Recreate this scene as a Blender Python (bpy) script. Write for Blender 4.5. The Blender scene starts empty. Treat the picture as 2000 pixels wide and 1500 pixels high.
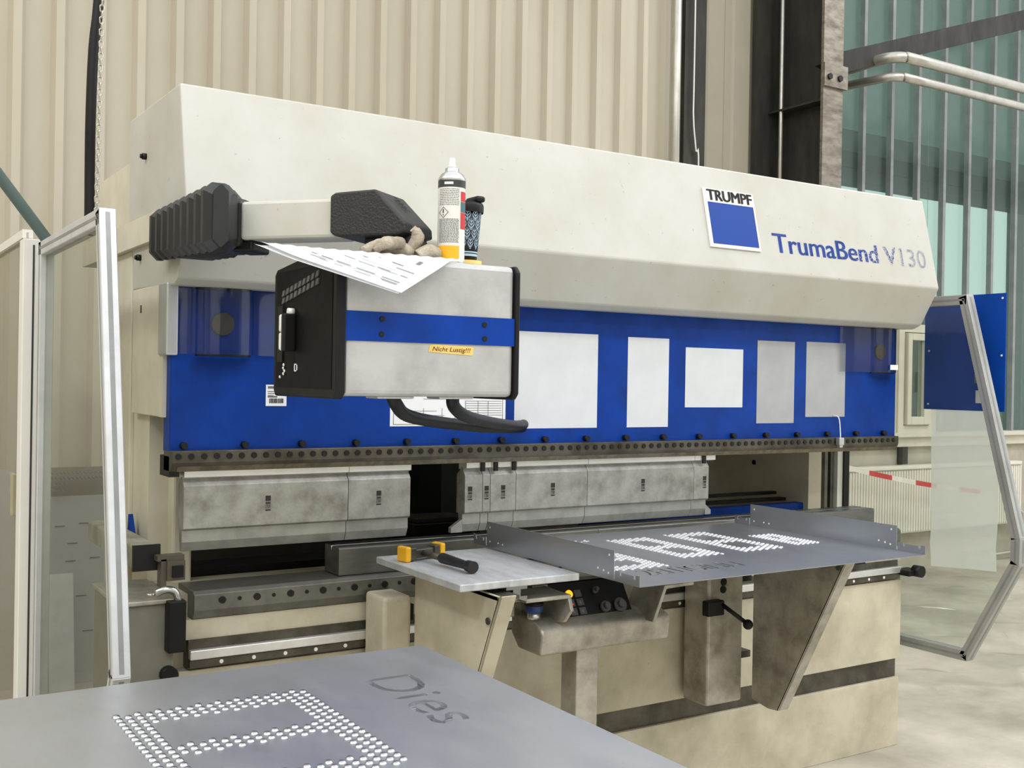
import bpy, bmesh, math, random
from mathutils import Vector, Matrix
random.seed(7)
PI = math.pi
SC = bpy.context.scene
COL = SC.collection
V = Vector

# ------------------------------------------------------------------ camera
F = 2122.96
YAW, PIT, ROL = 0.5662578, -0.0037292, 0.0167443
f_ = V((math.sin(YAW)*math.cos(PIT), math.cos(YAW)*math.cos(PIT), math.sin(PIT)))
r0 = V((math.cos(YAW), -math.sin(YAW), 0)); u0 = r0.cross(f_)
r_ = math.cos(ROL)*r0 + math.sin(ROL)*u0
u_ = -math.sin(ROL)*r0 + math.cos(ROL)*u0
CAM = V((0, 0, 1.6))
cd = bpy.data.cameras.new('camera'); cam = bpy.data.objects.new('camera', cd); COL.objects.link(cam)
cd.sensor_width = 36; cd.sensor_fit = 'HORIZONTAL'; cd.lens = F/2000*36; cd.clip_start = .05; cd.clip_end = 200
m = Matrix((r_, u_, -f_)).transposed().to_4x4(); m.translation = CAM; cam.matrix_world = m
SC.camera = cam

# ------------------------------------------------------------------ materials
def lin(c):
    c = c/255
    return c/12.92 if c <= .04045 else ((c+.055)/1.055)**2.4
def L(rgb): return (lin(rgb[0]), lin(rgb[1]), lin(rgb[2]), 1)
def M(name, rgb, rough=.5, metal=0., var=.1, scale=6., stretch=(1,1,1), tint=None, bump=0., bscale=60., coat=0., rvar=.12, spec=.5, emit=None, speck=0.):
    """painted / metal surface: base colour broken up by noise (dirt, wear), roughness noise, optional bump"""
    mt = bpy.data.materials.new(name); mt.use_nodes = True
    nt = mt.node_tree; N = nt.nodes; K = nt.links
    b = N['Principled BSDF']
    tc = N.new('ShaderNodeTexCoord'); mp = N.new('ShaderNodeMapping'); mp.inputs['Scale'].default_value = stretch
    K.new(tc.outputs['Object'], mp.inputs['Vector'])
    no = N.new('ShaderNodeTexNoise'); no.inputs['Scale'].default_value = scale; no.inputs['Detail'].default_value = 7; no.inputs['Roughness'].default_value = .62
    K.new(mp.outputs[0], no.inputs['Vector'])
    rp = N.new('ShaderNodeValToRGB'); rp.color_ramp.elements[0].position = .33; rp.color_ramp.elements[1].position = .62
    K.new(no.outputs['Fac'], rp.inputs['Fac'])
    base = L(rgb); t = L(tint) if tint else tuple(x*(1-var*2.2) for x in base[:3])+(1,)
    mx = N.new('ShaderNodeMix'); mx.data_type = 'RGBA'
    mx.inputs[6].default_value = t; mx.inputs[7].default_value = base
    K.new(rp.outputs['Color'], mx.inputs[0])
    out = mx.outputs[2]
    if speck:
        n2 = N.new('ShaderNodeTexNoise'); n2.inputs['Scale'].default_value = 45; n2.inputs['Detail'].default_value = 3
        K.new(mp.outputs[0], n2.inputs['Vector'])
        r2 = N.new('ShaderNodeValToRGB'); r2.color_ramp.elements[0].position = .70; r2.color_ramp.elements[1].position = .76
        K.new(n2.outputs['Fac'], r2.inputs['Fac'])
        m2 = N.new('ShaderNodeMix'); m2.data_type = 'RGBA'; m2.inputs[7].default_value = tuple(x*(1-speck) for x in base[:3])+(1,)
        K.new(r2.outputs['Color'], m2.inputs[0]); K.new(out, m2.inputs[6]); out = m2.outputs[2]
    K.new(out, b.inputs['Base Color'])
    mr = N.new('ShaderNodeMapRange'); mr.inputs['To Min'].default_value = min(1, rough+rvar); mr.inputs['To Max'].default_value = max(.02, rough-rvar*.5)
    K.new(no.outputs['Fac'], mr.inputs['Value']); K.new(mr.outputs[0], b.inputs['Roughness'])
    b.inputs['Metallic'].default_value = metal
    b.inputs['Specular IOR Level'].default_value = spec
    b.inputs['Coat Weight'].default_value = coat
    if bump:
        n3 = N.new('ShaderNodeTexNoise'); n3.inputs['Scale'].default_value = bscale; n3.inputs['Detail'].default_value = 4
        K.new(mp.outputs[0], n3.inputs['Vector'])
        bp = N.new('ShaderNodeBump'); bp.inputs['Strength'].default_value = bump; bp.inputs['Distance'].default_value = .004
        K.new(n3.outputs['Fac'], bp.inputs['Height']); K.new(bp.outputs[0], b.inputs['Normal'])
    if emit:
        b.inputs['Emission Color'].default_value = L(emit[0]); b.inputs['Emission Strength'].default_value = emit[1]
    return mt
def clear(name, tint, gloss=.08, rough=.05, diffuse=0., transl=0., dcol=(200,200,195)):
    """clear or milky sheet: transparent + glossy + a little scatter"""
    mt = bpy.data.materials.new(name); mt.use_nodes = True
    nt = mt.node_tree; N = nt.nodes; K = nt.links
    N.remove(N['Principled BSDF']); out = N['Material Output']
    tr = N.new('ShaderNodeBsdfTransparent'); tr.inputs[0].default_value = L(tint)
    gl = N.new('ShaderNodeBsdfGlossy'); gl.inputs['Roughness'].default_value = rough
    a = N.new('ShaderNodeMixShader'); a.inputs[0].default_value = gloss
    K.new(tr.outputs[0], a.inputs[1]); K.new(gl.outputs[0], a.inputs[2]); last = a
    for amt, nd in ((diffuse, 'ShaderNodeBsdfDiffuse'), (transl, 'ShaderNodeBsdfTranslucent')):
        if amt:
            d = N.new(nd); d.inputs[0].default_value = L(dcol)
            b = N.new('ShaderNodeMixShader'); b.inputs[0].default_value = amt
            K.new(last.outputs[0], b.inputs[1]); K.new(d.outputs[0], b.inputs[2]); last = b
    K.new(last.outputs[0], out.inputs[0])
    return mt
cream = M('cream_paint', (193,192,185), .45, var=.05, scale=3, tint=(183,180,168), speck=.35)
cream_frame = M('cream_frame_paint', (214,208,190), .5, var=.06, scale=4, tint=(198,190,170))
bedcream = M('bed_cream_paint', (205,198,176), .5, var=.1, scale=5, tint=(176,168,146), speck=.3)
blue = M('blue_paint', (0,58,150), .42, var=.12, scale=7, tint=(0,48,126), spec=.22)
bluepanel = M('blue_panel_paint', (0,66,162), .5, var=.1, scale=5, spec=.2)
wallm = M('wall_cladding_paint', (196,188,170), .55, var=.05, scale=1.2, stretch=(1,1,.35), tint=(186,177,157))
wallm3 = M('wall_panel_shade_tone', (172,164,146), .6, var=.05, scale=1.2)  # cladding colour darkened to carry the shade beside the dark column
wallm2 = M('wall_side_cladding', (196,188,168), .55, var=.05, scale=1.2)
concrete_wall = M('concrete_wall', (188,182,165), .8, var=.12, scale=4)
floorm = M('floor_concrete', (206,199,183), .55, var=.2, scale=1.1, tint=(150,144,130), bump=.25, bscale=12, speck=.3)
alu = M('aluminium', (208,210,212), .38, .85, var=.06, scale=14, stretch=(6,6,.6))
sheettray = M('tray_sheet_metal', (176,180,186), .30, .85, var=.05, scale=5, stretch=(2,.7,1), rvar=.12)
aluL = M('anodised_profile', (214,216,218), .45, .55, var=.06, scale=10)
alushell = M('brushed_alu_shell', (194,195,194), .42, .45, var=.07, scale=9, tint=(170,170,168))
castalu = M('worn_cast_aluminium', (188,184,173), .42, .5, var=.2, scale=9, tint=(140,135,124))
sheet = M('sheet_metal', (208,210,214), .32, .9, var=.05, scale=4, stretch=(1.6,.8,1), rvar=.26)
sheetd = M('sheet_metal_edge', (150,152,155), .35, 1., var=.06, scale=9)
plate = M('table_plate_steel', (202,204,206), .45, .35, var=.14, scale=9, stretch=(3,1,1), rvar=.25)
punchm = M('punch_steel', (178,177,172), .4, .65, var=.14, scale=11, tint=(134,131,122), rvar=.2, speck=.25)
punchlow = M('punch_blade_steel', (172,172,166), .4, .65, var=.12, scale=12)
tang = M('ground_steel', (226,226,224), .3, .7, var=.05, scale=15)
diem = M('die_steel', (132,133,130), .3, .9, var=.12, scale=10, stretch=(1,1,4))
darksteel = M('dark_oiled_steel', (98,94,84), .42, .6, var=.22, scale=8, tint=(66,62,52))
railsteel = M('rail_steel', (126,125,119), .4, .8, var=.14, scale=12)
column_dark = M('column_dark_steel', (62,60,54), .6, .3, var=.2, scale=5, stretch=(2,2,.5), tint=(44,43,39))
column_face = M('column_bare_face', (150,143,130), .45, .5, var=.3, scale=7, stretch=(1,1,3), tint=(104,98,86))
galv = M('galvanised_pipe', (200,196,186), .32, .75, var=.08, scale=10)
black = M('black_plastic', (17,17,17), .45, var=.1, scale=20, spec=.3)
rubber = M('black_rubber', (30,31,31), .38, var=.12, scale=12)
blackcrinkle = M('black_crinkle_paint', (33,33,32), .5, var=.1, scale=30, bump=.6, bscale=160)
blackmetal = M('blackened_metal', (22,22,21), .45, .3, var=.15, scale=12)
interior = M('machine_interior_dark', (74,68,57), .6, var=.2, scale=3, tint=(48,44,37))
interior_grey = M('machine_interior_grey', (92,94,88), .6, var=.12, scale=6)
white = M('white_paper', (240,241,242), .7, var=.015, scale=5, rvar=.02)
whitesoft = M('pale_notice', (214,217,220), .7, var=.04, scale=6, rvar=.02)
greynotice = M('grey_notice', (176,177,178), .7, var=.08, scale=5, tint=(160,163,166), rvar=.02)
ink = M('printed_ink', (52,52,54), .6, var=.02)
inkgrey = M('printed_grey', (120,120,122), .6, var=.02)
yellow = M('yellow_plastic', (238,178,28), .45, var=.05)
tapeyellow = M('masking_tape_paper', (230,198,112), .65, var=.07, scale=25)
red = M('red_print', (198,46,46), .5, var=.05)
teal = M('teal_print', (70,104,108), .5, var=.05)
canbody = M('can_printed_tin', (228,226,220), .32, .15, var=.04)
candark = M('can_dark_band', (62,64,66), .35, .3, var=.04)
chrome = M('bright_tin', (215,215,213), .2, .9, var=.04)
cupblue = M('cup_light_blue', (176,202,222), .5, var=.03)
cupblack = M('cup_black', (16,18,24), .5, var=.03)
glovem = M('dirty_glove_fabric', (186,176,158), .9, var=.22, scale=18, tint=(128,118,100), bump=.6, bscale=240)
radm = M('radiator_enamel', (226,222,208), .45, var=.03)
tapewhite = M('barrier_white', (228,222,208), .55, var=.06)
tapered = M('barrier_red', (196,58,54), .55, var=.06)
greenpaint = M('grey_green_paint', (112,134,132), .45, var=.08)
windowframe = M('window_frame_paint', (214,208,190), .5, var=.05)
sillmet = M('grey_zinc', (150,152,150), .45, .4, var=.1)
bluebutton = M('blue_button_plastic', (36,66,128), .4, var=.05)
amber = M('amber_lit_button', (250,170,30), .4, var=.02, emit=((255,160,20), 1.2))
redlit = M('red_lit_symbol', (220,50,40), .4, var=.02, emit=((255,40,30), .6))
btn = M('grey_button_caps', (84,84,84), .4, var=.08)
logo_blue = M('logo_blue', (12,62,150), .3, var=.04, spec=.35)
logo_black = M('logo_black', (34,32,30), .4, var=.04)
mirrorw = M('white_enamel', (232,231,224), .35, var=.02)
poly = clear('clear_polycarbonate', (238,240,236), .05, .08, diffuse=.07, dcol=(190,186,174))
polyL = clear('hazy_polycarbonate', (232,232,226), .04, .15, diffuse=.28, dcol=(190,184,170))
polyblue = clear('clear_guard_plastic', (214,218,224), .05, .12, diffuse=.04, dcol=(120,120,120))
milky = clear('milky_film', (225,224,220), .03, .3, diffuse=.6, transl=.4, dcol=(250,249,244))
film = clear('floor_film', (250,250,248), .10, .12, diffuse=.05, dcol=(220,220,215))
glassm = clear('channel_glass', (212,228,220), .06, .2, transl=.16, dcol=(206,224,214))
clearpane = clear('window_pane', (225,232,230), .06, .03)

def faded():
    """blue lettering worn away towards its right end"""
    mt = M('faded_blue_lettering', (48,84,172), .5, var=.04)
    nt = mt.node_tree; N = nt.nodes; K = nt.links; b = N['Principled BSDF']
    tc = N.new('ShaderNodeTexCoord'); sx = N.new('ShaderNodeSeparateXYZ'); K.new(tc.outputs['Generated'], sx.inputs[0])
    no = N.new('ShaderNodeTexNoise'); no.inputs['Scale'].default_value = 150; no.inputs['Detail'].default_value = 3
    K.new(tc.outputs['Object'], no.inputs['Vector'])
    mr = N.new('ShaderNodeMapRange'); mr.inputs['From Min'].default_value = .25; mr.inputs['From Max'].default_value = .95
    mr.inputs['To Min'].default_value = -.32; mr.inputs['To Max'].default_value = .16
    K.new(sx.outputs[0], mr.inputs['Value'])
    ad = N.new('ShaderNodeMath'); ad.operation = 'ADD'; K.new(mr.outputs[0], ad.inputs[0]); K.new(no.outputs['Fac'], ad.inputs[1])
    rp = N.new('ShaderNodeValToRGB'); rp.color_ramp.elements[0].position = .44; rp.color_ramp.elements[1].position = .54
    rp.color_ramp.elements[0].color = L((52,88,176)); rp.color_ramp.elements[1].color = L((206,208,212))
    K.new(ad.outputs[0], rp.inputs['Fac']); K.new(rp.outputs['Color'], b.inputs['Base Color'])
    return mt
fadedblue = faded()

# ------------------------------------------------------------------ mesh helpers
class MB:
    def __init__(s): s.bm = bmesh.new()
    def verts(s, pts): return [s.bm.verts.new(p) for p in pts]
    def face(s, pts, smooth=False):
        f = s.bm.faces.new(s.verts(pts)); f.smooth = smooth; return s
    def box(s, x0, x1, y0, y1, z0, z1, bev=0., seg=2):
        b = bmesh.new()
        r = bmesh.ops.create_cube(b, size=1)
        for v in b.verts: v.co = V((x0+(v.co.x+.5)*(x1-x0), y0+(v.co.y+.5)*(y1-y0), z0+(v.co.z+.5)*(z1-z0)))
        if bev: bmesh.ops.bevel(b, geom=list(b.edges), offset=bev, segments=seg, profile=.5, affect='EDGES')
        return s.add(b)
    def add(s, b, mat=None):
        if mat is not None: bmesh.ops.transform(b, matrix=mat, verts=b.verts)
        me = bpy.data.meshes.new('t'); b.to_mesh(me); b.free(); s.bm.from_mesh(me); bpy.data.meshes.remove(me); return s
    def prism(s, poly, axis, a0, a1, bev=0., seg=2):
        """poly: 2D points; axis 'X': (y,z) extruded in x; 'Y': (x,z); 'Z': (x,y)"""
        b = bmesh.new()
        def pt(p, a): return {'X': (a, p[0], p[1]), 'Y': (p[0], a, p[1]), 'Z': (p[0], p[1], a)}[axis]
        A = [b.verts.new(pt(p, a0)) for p in poly]; B = [b.verts.new(pt(p, a1)) for p in poly]
        b.faces.new(A); b.faces.new(B[::-1]); n = len(poly)
        for i in range(n): b.faces.new((A[i], B[i], B[(i+1) % n], A[(i+1) % n]))
        bmesh.ops.recalc_face_normals(b, faces=b.faces)
        if bev: bmesh.ops.bevel(b, geom=list(b.edges), offset=bev, segments=seg, profile=.5, affect='EDGES')
        return s.add(b)
    def cyl(s, p0, p1, r, r2=None, n=16, cap=True):
        p0 = V(p0); p1 = V(p1); d = p1-p0
        b = bmesh.new()
        bmesh.ops.create_cone(b, cap_ends=cap, segments=n, radius1=r, radius2=r if r2 is None else r2, depth=d.length)
        for f in b.faces: f.smooth = len(f.verts) == 4
        q = d.to_track_quat('Z', 'Y').to_matrix().to_4x4(); q.translation = (p0+p1)/2
        return s.add(b, q)
    def sphere(s, c, r, sc=(1,1,1), n=16, rot=None):
        b = bmesh.new(); bmesh.ops.create_uvsphere(b, u_segments=n, v_segments=max(6, n//2), radius=r)
        for f in b.faces: f.smooth = True
        mt = Matrix.Translation(V(c)) @ (rot.to_4x4() if rot else Matrix()) @ Matrix.Diagonal((*sc, 1))
        return s.add(b, mt)
    def lathe(s, prof, c=(0,0,0), n=40):
        b = bmesh.new(); rows = []
        for r, z in prof: rows.append([b.verts.new((c[0]+r*math.cos(2*PI*i/n), c[1]+r*math.sin(2*PI*i/n), c[2]+z)) for i in range(n)] if r > 1e-6 else [b.verts.new((c[0], c[1], c[2]+z))])
        for A, B in zip(rows, rows[1:]):
            for i in range(n):
                j = (i+1) % n
                if len(A) == 1 and len(B) == 1: continue
                f = b.faces.new((A[0], B[i], B[j]) if len(A) == 1 else (A[i], A[j], B[0]) if len(B) == 1 else (A[i], A[j], B[j], B[i]))
                f.smooth = True
        bmesh.ops.recalc_face_normals(b, faces=b.faces)
        return s.add(b)
    def tube(s, pts, r, n=12, sub=0, closed=False):
        pts = [V(p) for p in pts]
        if sub:
            q = []
            for i in range(len(pts)-1):
                a = pts[max(i-1, 0)]; b_ = pts[i]; c = pts[i+1]; d = pts[min(i+2, len(pts)-1)]
                for k in range(sub):
                    t = k/sub
                    q.append(.5*((2*b_)+(c-a)*t+(2*a-5*b_+4*c-d)*t*t+(3*b_-a-3*c+d)*t**3))
            q.append(pts[-1]); pts = q
        rs = r if isinstance(r, (list, tuple)) else None
        b = bmesh.new(); rows = []; up = None
        N_ = len(pts)
        for i, p in enumerate(pts):
            a = pts[i-1] if (i or closed) else p; c = pts[(i+1) % N_] if (i < N_-1 or closed) else p
            t = (c-a).normalized()
            if up is None: up = t.orthogonal().normalized()
            up = (up-t*up.dot(t)).normalized(); w = t.cross(up)
            rr = rs[min(len(rs)-1, int(i*len(rs)/N_))] if rs else r
            rows.append([b.verts.new(p+up*rr*math.cos(2*PI*k/n)+w*rr*math.sin(2*PI*k/n)) for k in range(n)])
        pr = list(zip(rows, rows[1:])) + ([(rows[-1], rows[0])] if closed else [])
        for A, B in pr:
            for k in range(n):
                f = b.faces.new((A[k], A[(k+1) % n], B[(k+1) % n], B[k])); f.smooth = True
        if not closed: b.faces.new(rows[0][::-1]); b.faces.new(rows[-1])
        return s.add(b)
    def mesh(s, me, mat):
        me.transform(mat); s.bm.from_mesh(me); bpy.data.meshes.remove(me); return s
    def build(s, name, mt, parent=None, local=False, bev=0.):
        root = parent
        while root is not None and root.parent is not None: root = root.parent
        off = root.location if (root is not None and not local) else V((0, 0, 0))
        if off.length: bmesh.ops.translate(s.bm, vec=-off, verts=s.bm.verts)
        me = bpy.data.meshes.new(name); s.bm.to_mesh(me); s.bm.free()
        me.materials.append(mt)
        o = bpy.data.objects.new(name, me); COL.objects.link(o)
        if parent is not None: o.parent = parent
        if bev:
            md = o.modifiers.new('edge', 'BEVEL'); md.width = bev; md.segments = 2; md.limit_method = 'ANGLE'
        return o
def thing(name, label, cat, loc=(0,0,0), group=None, rz=0):
    o = bpy.data.objects.new(name, None); COL.objects.link(o); o.empty_display_size = .05
    o.location = loc; o.rotation_euler = (0, 0, rz); return tag(o, label, cat, group)
def tag(o, label, cat, group=None):
    o['label'] = label; o['category'] = cat
    if group: o['group'] = group
    return o
def struct(o, label=None):
    o['kind'] = 'structure'
    if label: o['label'] = label
    return o
def one(mb, name, mt, label, cat, group=None, **k):
    """a thing that is one mesh, its origin at its own base"""
    xs = [v.co.copy() for v in mb.bm.verts]
    c = V((sum(p.x for p in xs)/len(xs), sum(p.y for p in xs)/len(xs), min(p.z for p in xs)))
    bmesh.ops.translate(mb.bm, vec=-c, verts=mb.bm.verts)
    o = mb.build(name, mt, None, **k); o.location = c
    return tag(o, label, cat, group)
def copy_tree(o, parent=None):
    c = o.copy(); COL.objects.link(c)
    if parent is not None: c.parent = parent
    for ch in list(o.children): copy_tree(ch, c)
    return c
def text_mesh(body, size=1., extrude=.0, offset=0., shear=0., space=1., as_curve=False):
    cu = bpy.data.curves.new('txt', 'FONT'); cu.body = body; cu.size = size; cu.extrude = extrude; cu.offset = offset; cu.shear = shear; cu.space_character = space
    cu.resolution_u = 4
    o = bpy.data.objects.new('txt', cu); COL.objects.link(o)
    dg = bpy.context.evaluated_depsgraph_get()
    me = bpy.data.meshes.new_from_object(o.evaluated_get(dg))
    bpy.data.objects.remove(o); bpy.data.curves.remove(cu)
    return me
def bounds(me):
    xs = [v.co.x for v in me.vertices]; ys = [v.co.y for v in me.vertices]
    return min(xs), max(xs), min(ys), max(ys)
def fit_text(body, o, ux, uy, w, h, extrude=.0008, **k):
    """text mesh whose box starts at o and spans w along ux and h along uy"""
    me = text_mesh(body, 1., extrude=0, **k); x0, x1, y0, y1 = bounds(me)
    ux = V(ux).normalized(); uy = V(uy).normalized(); n = ux.cross(uy)
    sx = w/(x1-x0); sy = h/(y1-y0)
    b = bmesh.new(); b.from_mesh(me); bpy.data.meshes.remove(me)
    for v in b.verts:
        p = V(o)+ux*(v.co.x-x0)*sx+uy*(v.co.y-y0)*sy; v.co = p
    if extrude:
        g = bmesh.ops.extrude_face_region(b, geom=list(b.faces))
        bmesh.ops.translate(b, vec=n*extrude, verts=[e for e in g['geom'] if isinstance(e, bmesh.types.BMVert)])
    mb = MB(); mb.add(b); return mb
def quad_on(mb, o, ux, uy, u0, u1, v0, v1, t=.0006):
    """thin raised rectangle on a plane"""
    o = V(o); ux = V(ux); uy = V(uy); n = ux.cross(uy).normalized()
    P = [o+ux*a+uy*b for a, b in ((u0,v0),(u1,v0),(u1,v1),(u0,v1))]
    b = bmesh.new(); A = [b.verts.new(p) for p in P]; B = [b.verts.new(p+n*t) for p in P]
    b.faces.new(A[::-1]); b.faces.new(B)
    for i in range(4): b.faces.new((A[i], A[(i+1) % 4], B[(i+1) % 4], B[i]))
    mb.add(b); return mb
XA, YA, ZA = V((1,0,0)), V((0,1,0)), V((0,0,1))

# ================================================================== SETTING
struct(MB().box(-7, 15, -9, 7, -.1, 0).build('floor', floorm))
# corrugated cladding: trapezoid ribs, one per 207 mm
def cladding(x0, x1, y, z0, z1, per, rib, dep, ph=0.):
    pts = []; x = x0
    k = math.floor((x0-ph)/per)
    while True:
        b = ph+k*per
        for dx, dy in ((0,0),(.021,-dep),(rib-.021,-dep),(rib,0)):
            q = b+dx
            if x0 < q < x1: pts.append((q, y+dy))
        k += 1
        if b > x1: break
    pts = [(x0, y)]+pts+[(x1, y)]
    return MB().prism(pts+[(x1, y+.12), (x0, y+.12)], 'Z', z0, z1)
struct(cladding(-7, 5.26, 6.15, 0, 7.5, .207, .084, .046, .79).build('wall_back', wallm))
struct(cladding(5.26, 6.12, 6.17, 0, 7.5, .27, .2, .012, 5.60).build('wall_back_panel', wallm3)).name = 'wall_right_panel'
struct(MB().box(6.12, 15, 6.15, 6.35, 0, 1.08).build('wall_right', concrete_wall))
struct(MB().box(-7.2, -7, -9, 6.3, 0, 7.5).build('wall_left', wallm2))
struct(MB().box(-7.2, 15, -9.2, -9, 0, 7.5).build('wall_front', wallm2))
# channel glass, one pane per 360 mm, standing in aluminium mullions
def glazing(name, x0, x1, z0, z1):
    xs = []; x = 7.02-.36*3
    while x < x1:
        if x > x0: xs.append(x)
        x += .36
    e = [x0]+xs+[x1]
    g = MB()
    for a, b in zip(e, e[1:]): g.box(a+.004, b-.004, 6.2, 6.212, z0, z1)
    o = struct(g.build(name, glassm))
    for x in xs: MB().box(x-.018, x+.018, 6.15, 6.2, z0, z1).build('mullion', sillmet, o)
    return o
glazing('window_1', 6.12, 8.30, 2.14, 7.5)
glazing('window_2', 8.30, 15, 1.20, 7.5)
w3 = struct(MB().box(7.79, 7.86, 6.08, 6.2, 1.2, 2.14).build('window_3', windowframe))
MB().box(7.86, 8.30, 6.08, 6.2, 2.07, 2.14).build('window_frame', windowframe, w3)
MB().box(6.4, 7.79, 6.1, 6.2, 1.2, 2.14).build('window_frame', windowframe, w3)
MB().box(8.2, 8.30, 6.08, 6.2, 1.2, 2.07).build('window_frame', windowframe, w3)
MB().box(7.86, 8.2, 6.08, 6.2, 1.2, 1.26).build('window_frame', windowframe, w3)
sash = MB().box(7.875, 7.93, 6.05, 6.12, 1.27, 2.06).box(8.10, 8.19, 6.05, 6.12, 1.27, 2.06).box(7.93, 8.10, 6.05, 6.12, 2.0, 2.06).box(7.93, 8.10, 6.05, 6.12, 1.27, 1.34).build('sash', windowframe, w3, bev=.006)
MB().box(7.93, 8.10, 6.085, 6.095, 1.34, 2.0).build('pane', clearpane, w3)
h = MB().box(8.125, 8.16, 6.035, 6.05, 1.62, 1.80, .004).box(8.135, 8.15, 6.0, 6.04, 1.70, 1.73).box(8.135, 8.152, 5.99, 6.01, 1.55, 1.73, .004).build('window_handle', sillmet, w3)
struct(MB().box(6.12, 15, 6.06, 6.2, 1.165, 1.2).box(6.12, 15, 6.1, 6.2, 1.08, 1.165).build('trim_1', windowframe))
# outside: purlin beams and a low block that show through the glass
struct(MB().box(5.5, 18, 6.5, 6.68, 3.52, 3.66).box(5.5, 18, 6.45, 6.7, 3.40, 3.50).build('trim_2', M('outside_beam', (34,38,35), .8)))
o3 = struct(MB().box(2, 34, 13, 15, 6.1, 13).build('trim_3', M('outside_canopy', (112,122,115), .8)))
for x in (6, 14, 22): MB().box(x, x+.4, 14, 14.4, 0, 6.1).build('pillar', M('outside_pillar', (120,124,120), .8), o3)
struct(MB().box(2, 40, 16, 18, 0, 1.7).box(12, 24, 15.5, 17, 0, 3.6).build('trim_4', M('outside_hedge', (96,116,98), .9, var=.2, scale=1.5)))
struct(MB().box(-10, 40, 7, 60, -.2, -.1).build('ground', M('outside_ground', (120,125,112), .9))).name = 'floor_outside'

# steel column: wide-flange section with stiffener, riser pipe, brace and gusset
c = thing('steel_column', 'dark steel I-beam column with a bare worn front flange, beside the tall glazing', 'column', (6.33,5.85,0))
MB().box(6.195, 6.405, 5.545, 5.57, 0, 7.5).build('front_flange', column_face, c)
MB().box(6.31, 6.34, 5.57, 6.1, 0, 7.5).build('web', column_dark, c)
MB().box(6.06, 6.55, 6.1, 6.14, 0, 7.5).build('back_flange', column_dark, c)
MB().box(6.195, 6.31, 5.57, 6.1, 3.70, 3.715).build('stiffener', column_dark, c)
g = MB().box(6.18, 6.43, 5.52, 5.545, 3.80, 3.97).build('gusset_plate', column_face, c)
for x in (6.23, 6.34): MB().cyl((x,5.52,3.87), (x,5.505,3.87), .024, n=6).build('bolt', blackmetal, g)
MB().prism([(6.2,3.97),(6.40,3.93),(14,6.45),(14,6.62),(6.3,4.06)], 'Y', 5.575, 5.64).build('brace', column_dark, c)
one(MB().cyl((6.215,5.98,0),(6.215,5.98,7.5), .016), 'riser_pipe', galv, 'thin bright vertical pipe running up inside the dark I-beam column', 'pipe')
one(MB().box(5.295, 5.50, 6.05, 6.125, 0, 7.5), 'cable_duct', column_dark, 'dark vertical cable duct at the end of the corrugated wall', 'duct')
one(MB().cyl((5.19,6.02,0),(5.19,6.02,7.5), .034), 'conduit_pipe', galv, 'thick pale vertical pipe just left of the dark cable duct', 'pipe')
one(MB().tube([(5.36,6.02,7),(5.36,6.02,4.0),(5.36,6.02,3.55),(5.39,6.02,3.3),(5.42,6.02,3.0),(5.41,6.02,0)], .006, 8, 4), 'cable', mirrorw, 'thin pale cable hanging down the front of the dark cable duct', 'cable')
# two heating pipes bent out of the wall and along the glazing
for nm, z0, z1, dy in (('upper', 4.09, 4.10, 0), ('lower', 3.965, 3.955, .02)):
    one(MB().tube([(6.78,6.12,z0),(6.80,5.9,z0),(6.82,5.55+dy,z1),(6.86,5.44+dy,z1),(6.95,5.40+dy,z1),(7.2,5.39+dy,z1),(10,5.39+dy,z1),(14,5.39+dy,z1)], .042 if nm == 'upper' else .034, 16, 3),
        'heating_pipe', galv, nm+' of the two bright heating pipes crossing the glazing at upper right', 'pipe', 'heating pipes at the glazing')

# radiator below the sill
rd = thing('radiator', 'long cream ribbed panel radiator on the wall below the window sill', 'radiator', (8.3,6.05,.3))
b = MB()
x = 6.66
while x < 9.45:
    b.box(x, x+.022, 6.00, 6.025, .36, .885, .004, 1); x += .034
b.box(6.66, 9.45, 6.015, 6.08, .35, .895).build('panel', radm, rd)
MB().box(6.65, 9.46, 5.99, 6.09, .895, .925, .004).build('top_grille', radm, rd)
for x in (7.0, 9.0): MB().box(x, x+.03, 6.05, 6.15, .28, .36).build('bracket', sillmet, rd)
one(MB().tube([(9.55,6.08,.45),(9.62,6.08,.4),(9.62,6.08,.12),(9.5,6.08,.07),(9.1,6.08,.06)], .016, 10, 4), 'radiator_pipe', galv, 'bent pipe near the floor at the right end of the radiator', 'pipe')
one(MB().box(7.87, 7.94, 6.09, 6.15, .93, 1.08), 'wall_bracket', column_dark, 'short dark upright bracket on the wall between sill and radiator', 'bracket')
# barrier tape hung across the radiator
bt = thing('barrier_tape', 'red and white striped barrier tape sagging across the radiator', 'barrier tape', (7.2,5.8,.8))
def tp(x): return V((x, 5.80, .985-.145*(x-6.69)+.03*((x-7.8)**2-1.2)))
xs = [6.55, 6.82, 7.09, 7.37, 7.67, 7.95, 8.25, 8.55]
for i in range(len(xs)-1):
    b = MB(); n = 8
    for k in range(n):
        p = tp(xs[i]+(xs[i+1]-xs[i])*k/n); q = tp(xs[i]+(xs[i+1]-xs[i])*(k+1)/n)
        b.prism([(p.x,p.z-.022),(q.x,q.z-.022),(q.x,q.z+.018),(p.x,p.z+.018)], 'Y', p.y, p.y+.003)
    o = b.build('red_stripe' if i % 2 == 0 else 'white_stripe', tapered if i % 2 == 0 else tapewhite, bt)
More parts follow.
